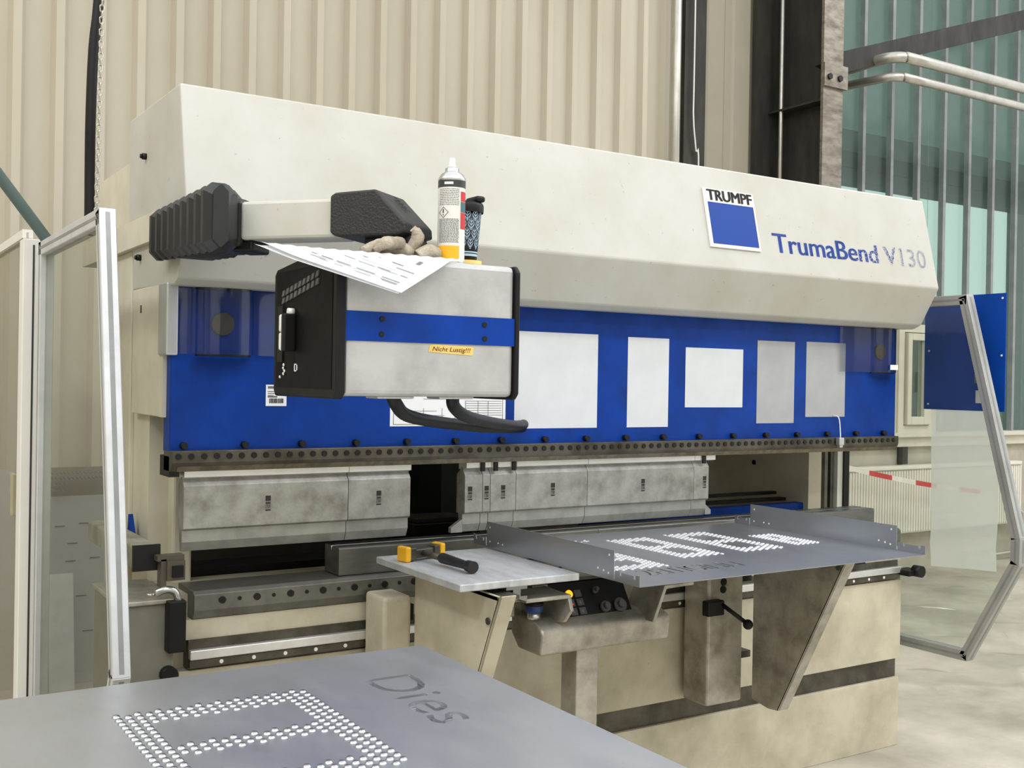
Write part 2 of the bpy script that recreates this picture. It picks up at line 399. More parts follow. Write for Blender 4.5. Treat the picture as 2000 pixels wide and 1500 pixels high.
# clear film spread on the floor at the right
b = bmesh.new(); nx, ny = 40, 26
P = [[b.verts.new((4.9+4.2*i/nx+.1*math.sin(j), 3.55+2.3*j/ny+.12*math.sin(i*.9), .012+.018*abs(math.sin(i*1.7+j*.9)*math.sin(j*1.3+i*.35)))) for j in range(ny+1)] for i in range(nx+1)]
for i in range(nx):
    for j in range(ny): b.faces.new((P[i][j], P[i+1][j], P[i+1][j+1], P[i][j+1])).smooth = True
mb = MB(); mb.add(b)
one(mb, 'plastic_film', film, 'wrinkled clear plastic film spread over the floor at the right', 'plastic film')
# metal sheets leaning on the wall at the left
def leaning(x0, x1, z1, y0, y1, mt, label, name='metal_sheet'):
    return one(MB().prism([(y0,0),(y1,z1),(y1+.004,z1),(y0+.004,0)], 'X', x0, x1), name, mt, label, 'metal sheet', 'sheets leaning on the wall')
dk = leaning(.92, 1.36, 1.10, 5.98, 6.10, M('dull_grey_sheet', (128,122,108), .5, .2, var=.08), 'dull brownish perforated sheet leaning on the wall behind the guard door, tallest there', 'perforated_sheet')
b = MB()
for i in range(14):
    for k in range(4 if i < 4 else 2): b.cyl((1.02+i*.02-1.14, -.09+.10*(1.06-k*.026)/1.1*1.1, 1.075-k*.028), (1.02+i*.02-1.14, -.075, 1.075-k*.028), .0035, n=8)
bm_ = b.build('perforation', inkgrey, dk, local=True)
gs = leaning(.90, 1.40, .955, 5.90, 6.03, M('grey_sheet', (172,173,172), .45, .15, var=.06, scale=4), 'grey sheet with fine slits leaning in front of the perforated sheet')
for x, z in ((1.03,.80),(1.15,.81),(1.08,.62),(1.20,.63),(1.13,.44),(1.09,.71),(1.16,.26)):
    yy = 5.90+.13*z/.955
    b = MB().box(x, x+.05, yy-.0035, yy-.001, z, z+.004)
    bmesh.ops.translate(b.bm, vec=-gs.location, verts=b.bm.verts)
    b.build('slit', ink, gs, local=True)
leaning(.98, 1.10, .575, 5.80, 5.885, M('bright_strip_sheet', (222,223,224), .35, .15, var=.08), 'narrow bright sheet strip leaning in front of the grey slitted sheet')
leaning(.30, .885, 1.10, 5.95, 6.06, M('pale_blue_grey_sheet', (190,194,200), .4, .15, var=.1), 'wide pale sheet leaning on the wall behind the rear guard panel')

# ================================================================== PRESS BRAKE
pb = thing('press_brake', 'large cream and blue press brake machine filling the hall', 'machine', (2.46,3.6,0))
XL, XR = .857, 4.07
# head cover: slanted front, chamfered skirt
prof = [(3.102,2.424),(3.010,2.030),(3.098,1.872),(3.135,1.855),(3.62,1.868),(3.62,1.98),(3.69,2.03),(3.69,2.428)]
cov = MB().prism(prof, 'X', .845, 4.115, .006).build('head_cover', cream, pb)
MB().box(.86, 4.1, 3.69, 4.35, 2.08, 2.30).box(.83, 4.13, 3.3, 4.35, 2.0, 2.085).build('upper_frame', cream_frame, pb)
for y, z in ((3.47,2.275),(3.52,1.965)):
    MB().cyl((.846,y,z),(.832,y,z), .010, n=10).cyl((.832,y,z),(.826,y,z), .007, n=6).build('cover_screw', blackmetal, pb)
# badge and model lettering sit on the slanted front (tilted plane)
dn = V((0, 3.010-3.102, 2.030-2.424)).normalized()    # down the front
up = -dn; nrm = XA.cross(up).normalized()              # nrm faces the viewer
def onfront(x, z):
    t = (2.424-z)/(2.424-2.030); return V((x, 3.102+(3.010-3.102)*t, z))
o0 = onfront(2.80, 2.116)+nrm*.001
bd = quad_on(MB(), o0, XA, up, -.012, .248, -.008, .225, .006).build('badge_plate', mirrorw, pb)
quad_on(MB(), o0+nrm*.006, XA, up, .004, .238, .006, .170, .002).build('badge_field', logo_blue, bd)
tb = MB()
for dx, dh in ((0,0),(.0016,.0006),(.0032,0),(.0048,.0006)):
    q_ = fit_text('TRUMPF', o0+nrm*.006+up*(.178+dh)+XA*(.004+dx), XA, up, .229, .042, .002); me_ = bpy.data.meshes.new('t'); q_.bm.to_mesh(me_); q_.bm.free(); tb.mesh(me_, Matrix())
tb.build('badge_lettering', logo_black, bd)
tb = MB()
for dx, dh in ((0,0),(.0022,.0),(.0044,.0008),(.0062,.0)):
    q_ = fit_text('TrumaBend V130', onfront(3.125, 2.114)+nrm*.0005+up*dh+XA*dx, XA, up, .928, .080, .0004); me_ = bpy.data.meshes.new('t'); q_.bm.to_mesh(me_); q_.bm.free(); tb.mesh(me_, Matrix())
tb.build('model_lettering', fadedblue, pb)
# ram
ram = MB().box(XL, 4.08, 3.2, 3.27, 1.372, 1.90).build('ram', blue, pb, bev=.004)
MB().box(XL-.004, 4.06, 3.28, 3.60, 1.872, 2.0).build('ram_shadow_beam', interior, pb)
MB().box(XL, XL+.03, 3.2, 3.3, 1.30, 1.36).build('ram_end_block', blackmetal, ram)
# clamp bar along the ram's lower edge, tapered nose, bolts
cb = MB().prism([(3.172,1.378),(3.172,1.343),(3.186,1.316),(3.26,1.316),(3.26,1.378)], 'X', XL, 4.07).build('clamp_bar', darksteel, pb, bev=.002)
scale = MB()
for i in range(300):
    x = .87+i*.0106; scale.box(x, x+.0012, 3.1843, 3.186, 1.319, 1.327 if i % 5 else 1.331)
MB().prism([(3.1765,1.332),(3.184,1.3165),(3.1865,1.3165),(3.180,1.332)], 'X', .875, 4.06).build('scale_strip', M('scale_brass', (120,112,92), .45, .5, var=.2, scale=30), cb)
scale.build('scale_marks', ink, cb)
bolt = MB().cyl((0,0,0),(0,-.004,0), .0088, n=14).build('clamp_bolt', blackmetal, cb, local=True)
ring = MB().cyl((0,.0005,0),(0,-.0012,0), .0125, n=16)
bolt.location = V((.876, 3.172, 1.361))-pb.location
nb = 85
for i in range(1, nb):
    o = bolt.copy(); COL.objects.link(o); o.location = V((.876+i*.0376, 3.172, 1.361))-pb.location
for i in range(18):
    x = .896+i*.182
    MB().cyl((x,3.2,1.392),(x,3.178,1.392), .010, n=10).build('stud', blackmetal, ram)
# transparent cylinder guards at both ends of the ram
def cylguard(x0, x1, xc, r):
    b = bmesh.new(); n = 14
    A = [(x0, 3.185)]+[(xc-r*math.cos(PI*k/n), 3.185-r*.55*math.sin(PI*k/n)) for k in range(n+1)]+[(x1, 3.185)]
    for z0, z1 in ((1.66, 1.868),):
        lo = [b.verts.new((p[0], p[1], z0)) for p in A]; hi = [b.verts.new((p[0], p[1], z1)) for p in A]
        for i in range(len(A)-1): b.faces.new((lo[i], lo[i+1], hi[i+1], hi[i])).smooth = True
    mb = MB(); mb.add(b)
    g = mb.build('cylinder_guard', polyblue, pb)
    MB().prism([(xc-r*.95*math.cos(PI*k/n), 3.19-r*.52*math.sin(PI*k/n)) for k in range(n+1)], 'Z', 1.655, 1.661).build('guard_base', blackmetal, g)
    MB().cyl((xc,3.2,1.752),(xc,3.192,1.752), .034, n=24).build('piston_end', M('brown_bronze', (84,78,64), .5, .3), g)
    MB().prism([(xc-r*.95*math.cos(PI*k/n), 3.19-r*.5*math.sin(PI*k/n)) for k in range(n+1)], 'Z', 1.85, 1.866).build('guard_top', blackmetal, g)
cylguard(.872, 1.21, 1.008, .088)
cylguard(3.69, 4.055, 3.965, .080)
MB().box(3.955, 4.005, 3.131, 3.134, 1.672, 1.694).build('guard_label', white, pb)
# left ram side guard and its steel edge strip
MB().box(.845, .857, 3.275, 3.61, 1.473, 1.868).build('side_plate', cream_frame, pb, bev=.003)
MB().box(.838, .875, 3.185, 3.275, 1.655, 1.868).build('edge_guide', alu, pb, bev=.006)
MB().box(.845, .857, 3.24, 3.275, 1.473, 1.655).build('edge_strip', cream_frame, pb)
MB().box(.8435, .8455, 3.50, 3.51, 1.79, 1.815).build('slot', black, pb)
# C-frames
def cframe(x0, x1):
    return MB().prism([(3.45,0),(3.45,.95),(3.50,1.05),(3.62,1.15),(3.62,1.30),(3.50,1.38),(3.47,1.45),(3.47,2.0),(4.6,2.0),(4.6,0)], 'X', x0, x1)
MB().box(.865, .925, 3.46, 4.02, 0, 2.0).build('side_frame', cream_frame, pb)
MB().box(.850, .866, 3.66, 4.0, .2, 2.0).build('side_frame_cover', cream_frame, pb, bev=.004)
MB().box(.925, .985, 3.40, 3.52, .9, 1.95).build('frame_column', cream_frame, pb, bev=.008)
MB().box(3.88, 3.965, 3.52, 4.6, 0, 2.0).box(3.965, 4.0, 3.56, 4.6, 0, 2.0).build('side_frame', cream_frame, pb)
MB().box(4.0, 4.02, 3.53, 3.6, .5, 1.95).box(4.04, 4.06, 3.53, 3.6, .5, 1.95).build('guide_rail', railsteel, pb)
MB().box(4.065, 4.10, 3.51, 3.6, .5, 1.95).build('guide_rail', mirrorw, pb)
MB().box(4.10, 4.135, 3.50, 3.62, .5, 1.95).build('guide_cover', black, pb)
for z in (1.235, .93): MB().cyl((3.985,3.556,z),(3.985,3.562,z), .008).build('frame_hole', black, pb)
# rear enclosure seen through the opening
MB().box(1.03, 2.42, 4.6, 4.64, 0, 2.0).build('rear_panel', interior, pb)
MB().box(2.42, 2.72, 4.55, 4.64, 0, 2.0).build('rear_panel', interior_grey, pb)
rp = MB().box(2.72, 3.88, 4.6, 4.64, 0, 2.0).build('rear_panel', M('rear_panel_brown', (168,152,124), .55, var=.1, scale=2), pb)
MB().cyl((3.88,3.87,1.215),(3.876,3.87,1.215), .012).build('frame_hole', black, pb)
MB().box(2.30, 2.42, 4.40, 4.5, .98, 1.35).build('backgauge_post', blackmetal, pb)
MB().box(.95, 3.86, 3.9, 4.2, .80, .88).box(.95, 3.86, 3.6, 3.66, .93, .955).box(.95, 3.86, 3.72, 3.78, .90, .92).build('backgauge_beam', blackmetal, pb)
bg = MB().box(2.02, 2.30, 3.9, 4.1, .88, 1.01, .01).build('backgauge_carriage', blackmetal, pb)
MB().box(2.05, 2.28, 3.92, 4.08, 1.01, 1.03, .006).build('backgauge_cap', interior, bg)
MB().box(2.62, 3.88, 3.55, 3.60, 1.012, 1.05).build('backgauge_crossbar', blue, pb)
MB().box(2.62, 3.86, 3.64, 3.68, 1.052, 1.066).box(2.62, 3.86, 3.70, 3.73, 1.076, 1.09).build('backgauge_rail', blackmetal, pb)
# bed
MB().box(XL+.02, 4.05, 3.20, 3.46, .02, .955).build('bed_beam', bedcream, pb)
MB().box(XL, 4.075, 3.155, 3.2, .83, .888).build('bed_panel', bedcream, pb)
MB().box(XL, 4.078, 3.150, 3.2, .39, .742).build('bed_panel', bedcream, pb, bev=.003)
MB().box(XL, 4.078, 3.155, 3.2, 0, .305).build('bed_plinth', bedcream, pb, bev=.003)
MB().box(XL+.01, 4.07, 3.17, 3.2, .305, .39).build('bed_recess', darksteel, pb)
tr = MB().prism([(3.135,.962),(3.135,.915),(3.150,.89),(3.3,.89),(3.3,.972),(3.15,.972)], 'X', XL+.06, 4.05).build('die_rail', railsteel, pb, bev=.002)
for i in range(30):
    x = 1.0+i*.105
    if x > 4.0: break
    MB().cyl((x,3.136,.942),(x,3.131,.942), .0105, n=14).build('rail_bolt', blackmetal, tr)
    MB().cyl((x+.052,3.136,.942),(x+.052,3.133,.942), .006, n=10).build('rail_hole', blackmetal, tr)
gr = MB().box(XL+.05, 4.05, 3.15, 3.2, .745, .83).build('guide_channel', darksteel, pb)
MB().box(XL+.05, 4.05, 3.128, 3.15, .775, .803, .003).build('linear_guide', tang, gr)
MB().box(XL+.05, 4.05, 3.135, 3.15, .750, .773, .002).build('lower_guide', darksteel, gr)
for i in range(32):
    x = 1.0+i*.098
    if x > 4.03: break
    MB().cyl((x,3.136,.762),(x,3.133,.762), .006, n=10).build('guide_plug', mirrorw, gr)
MB().box(4.04, 4.13, 3.08, 3.16, .765, .79, .004).cyl((4.10,3.10,.785),(4.10,3.06,.785), .026, n=16).build('rail_end_stop', black, gr)
MB().box(3.66, 3.80, 3.12, 3.155, .835, .865).build('rail_clamp', blackmetal, gr)
# left end of the bed: grey junction box, extruded carrier, clamps
eb = MB().box(.70, .852, 3.10, 3.42, .55, .955, .006).build('end_box', M('grey_box_paint', (126,122,112), .5, var=.1), pb)
MB().box(.695, .856, 3.09, 3.43, .955, .968, .003).build('box_lid', castalu, eb)
MB().box(.70, .852, 3.095, 3.42, 0, .55).build('box_lower', M('grey_box_lower', (148,148,146), .4, .3, var=.1), eb)
MB().cyl((.80,3.16,.968),(.80,3.16,.974), .012).build('box_screw', chrome, eb)
ex = MB().box(.745, .815, 3.14, 3.75, 1.05, 1.115, .006).build('carrier_profile', castalu, pb)
MB().box(.742, .818, 3.128, 3.14, 1.045, 1.118).build('profile_end', blackmetal, ex)
MB().box(.800, .875, 3.09, 3.13, 1.075, 1.09).box(.81, .825, 3.09, 3.13, 1.0, 1.08).box(.825, .875, 3.08, 3.12, 1.02, 1.075).build('clamp_bracket', M('brown_bracket', (98,92,80), .5, .4), ex)
MB().box(.838, .868, 3.07, 3.085, 1.03, 1.062).build('sensor_window', black, ex)
MB().tube([(.80,3.10,.985),(.825,3.09,.995),(.85,3.09,.985),(.86,3.09,.955)], .011, 10, 4).build('hose_fitting', chrome, ex)
MB().box(.825, .875, 3.06, 3.12, .82, .965, .004).build('sensor_block', black, ex)
MB().cyl((.835,3.11,.755),(.835,3.07,.755), .024, n=14).build('knob', black, eb)
MB().prism([(3.59,1.15),(3.49,1.0),(3.61,1.0)], 'X', .835, .85).build('side_strip', blue, pb)
# control pendant: boot, arm, joint, housing (swings on the machine's head)
e1 = V((.655,-.756,0)).normalized(); e2 = V((.756,.655,0)).normalized(); A0 = V((.892,2.70,0))
def af(s, t, z): return A0+e1*s+e2*t+V((0,0,z))
cp = thing('control_pendant', 'aluminium and black control box hanging from a swivel arm at the left of the machine', 'control panel', (1.22,2.45,1.55))
b = bmesh.new(); rows = []
def ringpts(x0, x1, y, z0, z1, ch):
    return [(x0,y,z0+ch),(x0,y,z1-ch),(x0+ch,y,z1),(x1-ch,y,z1),(x1,y,z1-ch),(x1,y,z0+ch),(x1-ch,y,z0),(x0+ch,y,z0)]
nr = 9
for k in range(nr):
    t = k/(nr-1); yy = 3.20-.50*t
    x1 = .846 if yy > 3.03 else .935
    x1b = .846 if yy-.028 > 3.03 else .935
    x1 = min(x1, .935-max(0, 2.80-yy)*.55); x1b = min(x1b, .935-max(0, 2.80-yy+.03)*.55)
    zz0 = 1.925-.022*t; zz1 = 2.072+.004*t
    rows.append(ringpts(.805, x1-.012, yy, zz0+.012, zz1-.014, .018))
    rows.append(ringpts(.787, x1, yy-.014, zz0, zz1, .022))
    rows.append(ringpts(.787, x1b, yy-.034, zz0, zz1, .022))
    rows.append(ringpts(.805, x1b-.012, yy-.048, zz0+.012, zz1-.014, .018))
rows.append(ringpts(.80, .838, 2.625, 1.913, 2.066, .016))
vr = [[b.verts.new(p) for p in r] for r in rows]
for A_, B_ in zip(vr, vr[1:]):
    for k in range(8): b.faces.new((A_[k], A_[(k+1) % 8], B_[(k+1) % 8], B_[k])).smooth = False
b.faces.new(vr[0]); b.faces.new(vr[-1][::-1]); bmesh.ops.recalc_face_normals(b, faces=b.faces)
mb = MB(); mb.add(b)
boot = mb.build('bellows_boot', rubber, cp, bev=.004)
def afbox(mb, s0, s1, t0, t1, z0, z1, bev=.004):
    bb = bmesh.new(); bmesh.ops.create_cube(bb, size=1)
    for v in bb.verts: v.co = af(s0+(v.co.x+.5)*(s1-s0), t0+(v.co.y+.5)*(t1-t0), z0+(v.co.z+.5)*(z1-z0))
    bmesh.ops.recalc_face_normals(bb, faces=bb.faces)
    if bev: bmesh.ops.bevel(bb, geom=list(bb.edges), offset=bev, segments=2, profile=.5, affect='EDGES')
    mb.add(bb); return mb
afbox(afbox(MB(), -.03, .004, -.004, .10, 1.928, 2.046, .010), -.10, -.02, -.016, .10, 1.915, 2.060, .016).build('boot_cuff', rubber, boot)
afbox(MB(), -.03, .03, .01, .10, 1.915, 1.945, .006).build('arm_hinge', black, cp)
afbox(MB(), .0, .28, 0, .095, 1.944, 2.041, .008).build('swivel_arm', cream, cp)
b = bmesh.new()
pr = [(.255,1.955),(.255,2.045),(.268,2.053),(.375,2.058),(.455,1.975),(.457,1.952),(.43,1.945),(.27,1.945)]
FA = [b.verts.new(af(s, -.012, z)) for s, z in pr]; FB = [b.verts.new(af(s+.01, .145, z)) for s, z in pr]
b.faces.new(FA); b.faces.new(FB[::-1])
for i in range(len(pr)): b.faces.new((FA[i], FB[i], FB[(i+1) % len(pr)], FA[(i+1) % len(pr)]))
bmesh.ops.recalc_face_normals(b, faces=b.faces); bmesh.ops.bevel(b, geom=list(b.edges), offset=.005, segments=2, profile=.5, affect='EDGES')
mb = MB(); mb.add(b); jn = mb.build('joint_housing', blackcrinkle, cp)
afbox(MB(), .33, .46, .02, .135, 1.90, 1.952, .012).build('joint_neck', blackcrinkle, jn)
# mark on the joint's sloping lid
c0 = af(.395, .05, 2.0425); us = (af(.455,.05,1.975)-af(.375,.05,2.058)).normalized(); ut = e2
quad_on(MB(), af(.375,.0,2.0595), e2, us, .008, .14, .004, .112, .002).build('joint_lid', M('dark_grey_lid', (84,82,78), .5, var=.08, scale=25), jn)
b = MB(); c0 = c0+V((.003,-.002,.004))
for k in range(4):
    for sg in (-1, 1):
        quad_on(b, c0+us*(.012*k)+ut*.02, (ut+us*sg*.5).normalized(), us, -.014, .014, 0, .0018, .0012)
b.build('lid_emblem', ink, jn)
PX0, PX1, PY0, PY1, PZ0, PZ1 = .985, 1.455, 2.27, 2.65, 1.557, 1.880
hs = MB().box(PX0+.008, PX1-.008, PY0, PY1, PZ0, PZ1, .014, 3).build('housing', alushell, cp)
MB().box(PX0+.009, PX1-.009, PY0-.003, PY0+.001, 1.683, 1.751).build('blue_stripe', blue, hs)
for x, z in ((1.085,1.735),(1.359,1.733),(1.084,1.700),(1.360,1.699)):
    MB().cyl((x,PY0-.003,z),(x,PY0-.0055,z), .0062, n=14).build('stripe_screw', blackmetal, hs)
def endcap(x0, x1):
    return MB().prism([(2.262,1.565),(2.262,1.866),(2.276,1.8815),(2.50,1.8815),(2.645,1.868),(2.660,1.855),(2.660,1.565),(2.648,1.550),(2.276,1.550)], 'X', x0, x1, .004)
lc = endcap(PX0-.014, PX0+.010).build('end_cap', black, cp)
endcap(PX1-.009, PX1+.004).build('end_cap', black, cp)
# louvres, handle, key switch on the left end panel
MB().box(PX0-.0155, PX0-.0135, 2.285, 2.64, 1.572, 1.86).build('end_panel', M('matt_black_panel', (17,16,15), .5, var=.15, scale=8, spec=.15), lc)
lv = MB()
for i in range(9):
    for j in range(2):
        y = 2.58-i*.027; z = 1.80+i*.0042-j*.018
        lv.prism([(y,z),(y+.016,z-.004),(y+.010,z+.011),(y-.004,z+.013)], 'X', PX0-.019, PX0-.015)
lv.build('louvres', M('louvre_grey', (92,91,88), .4, var=.1), lc)
hd = MB().box(PX0-.048, PX0-.015, 2.502, 2.522, 1.660, 1.752, .005).build('handle', black, lc)
b = MB()
for z0, z1 in ((1.662,1.706),(1.706,1.75)):
    b.box(PX0-.050, PX0-.018, 2.522, 2.532, z0, z1, .006, 3)
b.cyl((PX0-.02,2.51,1.757),(PX0-.035,2.51,1.757), .008).build('handle_inlay', mirrorw, hd)
MB().box(PX0-.020, PX0-.015, 2.585, 2.62, 1.635, 1.775).build('socket_cover', blackmetal, lc)
b = MB()
for y, z in ((2.575,1.628),(2.578,1.620),(2.570,1.613),(2.577,1.606),(2.60,1.598)): b.sphere((PX0-.018,y,z), .0045, n=8)
b.build('key_switch', chrome, lc)
sq = MB()
for a in ((2.492,2.510,1.612,1.6145),(2.492,2.510,1.628,1.6305),(2.492,2.4945,1.612,1.6305),(2.5075,2.510,1.612,1.6305)): sq.box(PX0-.0172, PX0-.0155, *a)
sq.build('square_mark', white, lc)
# tape strip with handwriting
tl = MB().prism([(1.207,1.663),(1.211,1.679),(1.222,1.681),(1.331,1.678),(1.330,1.660),(1.325,1.657)], 'Y', PY0-.0012, PY0).build('tape_label', tapeyellow, hs)
tl['label'] = 'yellow masking tape strip with handwriting'
fit_text('Nicht Lustig!!!', (1.218,PY0-.0012,1.6625), V((1,0,-.015)), ZA, .104, .0135, .0006, shear=.25).build('handwriting', M('marker_dark_red', (92,34,22), .6), tl)
# two black cable hoses from the pendant's underside to the ram
def P(x, y, Y):
    d = f_+(x-1000)/F*r_-(y-750)/F*u_; t = Y/d.y; return CAM+d*t
for nm, pts in (('a', [V((1.19,2.42,1.556)), V((1.205,2.43,1.535)), V((1.27,2.50,1.505)), V((1.45,2.68,1.480)), V((1.78,2.95,1.448)), V((2.02,3.14,1.436)), V((2.06,3.165,1.436))]),
                ('b', [V((1.36,2.42,1.556)), V((1.375,2.44,1.530)), V((1.46,2.53,1.502)), V((1.66,2.74,1.475)), V((1.90,2.98,1.452)), V((2.05,3.15,1.446)), V((2.07,3.178,1.446))])):
    ho = MB().tube(pts, .017, 14, 5).build('cable_hose', black, cp)
    MB().box(pts[0].x-.055, pts[0].x+.045, 2.39, 2.46, 1.549, 1.557, .003).build('hose_flange', alu, ho)

# --- things lying on the pendant
pt = 1.882
sp = thing('spray_can', 'white printed spray can with yellow base band standing on the control box', 'spray can', (1.300,2.335,pt-.002))
R = .0335
MB().lathe([(.0,0),(R-.002,0),(R+.001,.002),(R+.001,.006),(R,.008)], sp.location).build('base_rim', chrome, sp)
MB().lathe([(R,.008),(R,.203)], sp.location).build('body', canbody, sp)
MB().lathe([(R,.203),(R+.0012,.205),(R+.0012,.208),(R-.001,.212),(R-.006,.220),(R-.014,.226),(.017,.228),(.017,.235),(.013,.237),(0,.237)], sp.location).build('shoulder', chrome, sp)
MB().lathe([(.0,.236),(.010,.236),(.010,.243),(.0075,.245),(.0075,.258),(.006,.261),(0,.261)], sp.location, 24).build('nozzle', mirrorw, sp)
ad = math.atan2(-2.335, -1.300)   # azimuth of the side towards the viewer
def sector(mb, a0, a1, z0, z1, r=R+.0005, n=None):
    n = n or max(2, int((a1-a0)/.09)); b = bmesh.new()
    A_ = [b.verts.new(V((r*math.cos(ad+a0+(a1-a0)*i/n), r*math.sin(ad+a0+(a1-a0)*i/n), z0))+sp.location) for i in range(n+1)]
    B_ = [b.verts.new(V((r*math.cos(ad+a0+(a1-a0)*i/n), r*math.sin(ad+a0+(a1-a0)*i/n), z1))+sp.location) for i in range(n+1)]
    for i in range(n): b.faces.new((A_[i], A_[i+1], B_[i+1], B_[i])).smooth = True
    mb.add(b); return mb
sector(MB(), -2.4, 2.4, .186, .203).build('dark_band', candark, sp)
sector(MB(), -1.35, .62, .012, .043).build('yellow_panel', yellow, sp)
sector(MB(), .72, 1.5, .152, .176).build('red_panel', red, sp)
sector(MB(), .72, 1.5, .085, .125).build('red_panel', red, sp)
sector(MB(), .72, 1.5, .126, .151).build('teal_panel', teal, sp)
b = MB(); random.seed(3)
z = .180
while z > .05:
    if not (.108 < z < .140): 
        a = -1.0
        while a < .55:
            w = random.uniform(.05, .22); sector(b, a, min(a+w, .58), z, z+.0016, R+.0006, 2); a += w+.035
    z -= .0042 if z > .14 else .0031
b.build('small_print', inkgrey, sp)['kind'] = 'stuff'
sector(MB(), -.55, .1, .192, .198, R+.0009).build('band_print', mirrorw, sp)
def diam(mb, r, ca, cz, s0, s1):
    b = bmesh.new(); o_ = [(0,s0),(s0,0),(0,-s0),(-s0,0)]; i_ = [(0,s1),(s1,0),(0,-s1),(-s1,0)]
    f = lambda q: V((r*math.cos(ad+ca+q[0]/R), r*math.sin(ad+ca+q[0]/R), cz+q[1]))+sp.location
    O = [b.verts.new(f(q)) for q in o_]; I = [b.verts.new(f(q)) for q in i_]
    for k in range(4): b.faces.new((O[k], O[(k+1) % 4], I[(k+1) % 4], I[k]))
    mb.add(b); return mb
dm = diam(MB(), R+.0012, -.62, .124, .014, .0124)
sector(dm, -.66, -.58, .1225, .132, R+.001, 2); sector(dm, -.66, -.58, .117, .1195, R+.001, 2)
dm.build('hazard_symbol', ink, sp)
tr_ = thing('tape_roll', 'yellow roll of tape lying flat under the patterned cup', 'tape roll', (1.390,2.42,PZ1))
MB().lathe([(.022,0),(.042,0),(.042,.022),(.022,.022),(.022,0)], tr_.location).build('roll', tapeyellow, tr_)
cu = thing('travel_cup', 'light blue cup with black leaf pattern and black lid on a tape roll', 'cup', (1.390,2.42,PZ1+.023))
H = .128
def rc(z): return .029+(.040-.029)*z/H
MB().lathe([(0,0),(.029,0),(rc(H),H),(rc(H)-.003,H),(.026,.004),(0,.004)], cu.location).build('cup_body', cupblack, cu)
MB().lathe([(.0445,H-.006),(.0455,H),(.0455,H+.012),(.043,H+.018),(.036,H+.018),(.035,H+.022),(0,H+.022)], cu.location).build('lid', black, cu)
MB().box(1.398, 1.425, 2.38, 2.44, PZ1+.023+H+.02, PZ1+.023+H+.036, .006).build('lid_spout', black, cu)
def cyl_patch(mb, pts, dr=.0006):
    b = bmesh.new(); vs = []
    for a, z in pts: vs.append(b.verts.new(V(((rc(z)+dr)*math.cos(a), (rc(z)+dr)*math.sin(a), z))+cu.location))
    b.faces.new(vs); mb.add(b)
lf = MB(); na = 11; da = 2*PI/na
for row in range(4):
    for k in range(na):
        ca = (k+.5*(row % 2))*da; zb = .027+row*.0235; hh = .030
        def lp(u, v): return (ca+u*da*.44, zb+v*hh)
        out_ = [(0,0),(.62,.28),(.98,.58),(.62,.82),(0,1.05)]       # pointed leaf outline
        for sg in (-1, 1):
            for (u0_, v0_), (u1_, v1_) in zip(out_, out_[1:]):
                cyl_patch(lf, [lp(sg*u0_, v0_), lp(sg*u1_, v1_), lp(sg*u1_*.80, v1_-.02), lp(sg*u0_*.80, v0_+.05)])
            for v0_ in (.14, .40, .66):                                # ribs
                cyl_patch(lf, [lp(0, v0_), lp(sg*.60, v0_+.22), lp(sg*.60, v0_+.30), lp(0, v0_+.08)])
        cyl_patch(lf, [lp(-.05, .05), lp(.05, .05), lp(.05, .95), lp(-.05, .95)])
lf.build('leaf_pattern', cupblue, cu)
MB().lathe([(rc(.010)+.0006,.010),(rc(.016)+.0006,.016)], cu.location).lathe([(rc(.0185)+.0006,.0185),(rc(.022)+.0006,.022)], cu.location).build('blue_ring', cupblue, cu)
# paper sheets drooping over the pendant's front edge
def paperpatch(F_, R_, L_, K, lift):
    b = bmesh.new(); n = 14; G = {}
    for i in range(n+1):
        for j in range(n+1):
            u = i/n; v = j/n
            if u+v <= 1: p = F_+(R_-F_)*u+(L_-F_)*v
            else: p = K+(L_-K)*(1-u)+(R_-K)*(1-v)
            q = max(0, 1-abs(u+v-1)*4); p = p+V((0, 0, .003*q+lift+.010*max(0, v-.75)*4*(1-u)*.3))
            G[i, j] = b.verts.new(p)
    for i in range(n):
        for j in range(n): b.faces.new((G[i,j], G[i+1,j], G[i+1,j+1], G[i,j+1])).smooth = False
    g = bmesh.ops.solidify(b, geom=list(b.faces), thickness=-.0006)
    mb = MB(); mb.add(b); return mb
Fp, Rp, Lp = V((1.077,2.155,1.786)), V((1.272,2.268,1.8835)), V((.803,2.29,1.884))
Kp = V((1.06,2.45,1.8845))
pp = thing('paper_sheets', 'printed white paper sheets drooping over the front of the control box', 'paper', (1.05,2.3,1.79))
paperpatch(Fp, Rp, Lp, Kp, .002).build('top_sheet', white, pp)
paperpatch(Fp+V((-.006,.004,.0)), Rp+V((-.006,.003,0)), Lp+V((-.012,.006,-.004)), Kp, 0).build('under_sheet', white, pp)
b = MB(); random.seed(5); nn = (Rp-Fp).cross(Lp-Fp).normalized()
if nn.y > 0: nn = -nn
def pline(u, v0, v1, w=.006, amp=.003):
    quad_pts = [Fp+(Rp-Fp)*u+(Lp-Fp)*v0, Fp+(Rp-Fp)*(u+w)+(Lp-Fp)*v0, Fp+(Rp-Fp)*(u+w)+(Lp-Fp)*v1, Fp+(Rp-Fp)*u+(Lp-Fp)*v1]
    b.face([p+nn*.0012+V((0,0,.0025)) for p in quad_pts])
v = .12
for u in (.10, .115, .16, .30, .31, .42, .5, .52):
    v = .08
    while u+v < .86:
        w = random.uniform(.05, .14)
        if random.random() < .75: pline(u, v, min(v+w, .88-u), random.choice((.006, .010)))
        v += w+random.uniform(.02, .09)
for u in (.135, .36): pline(u, .08, .8-u, .003)
b.build('print_lines', inkgrey, pp)
b = MB()
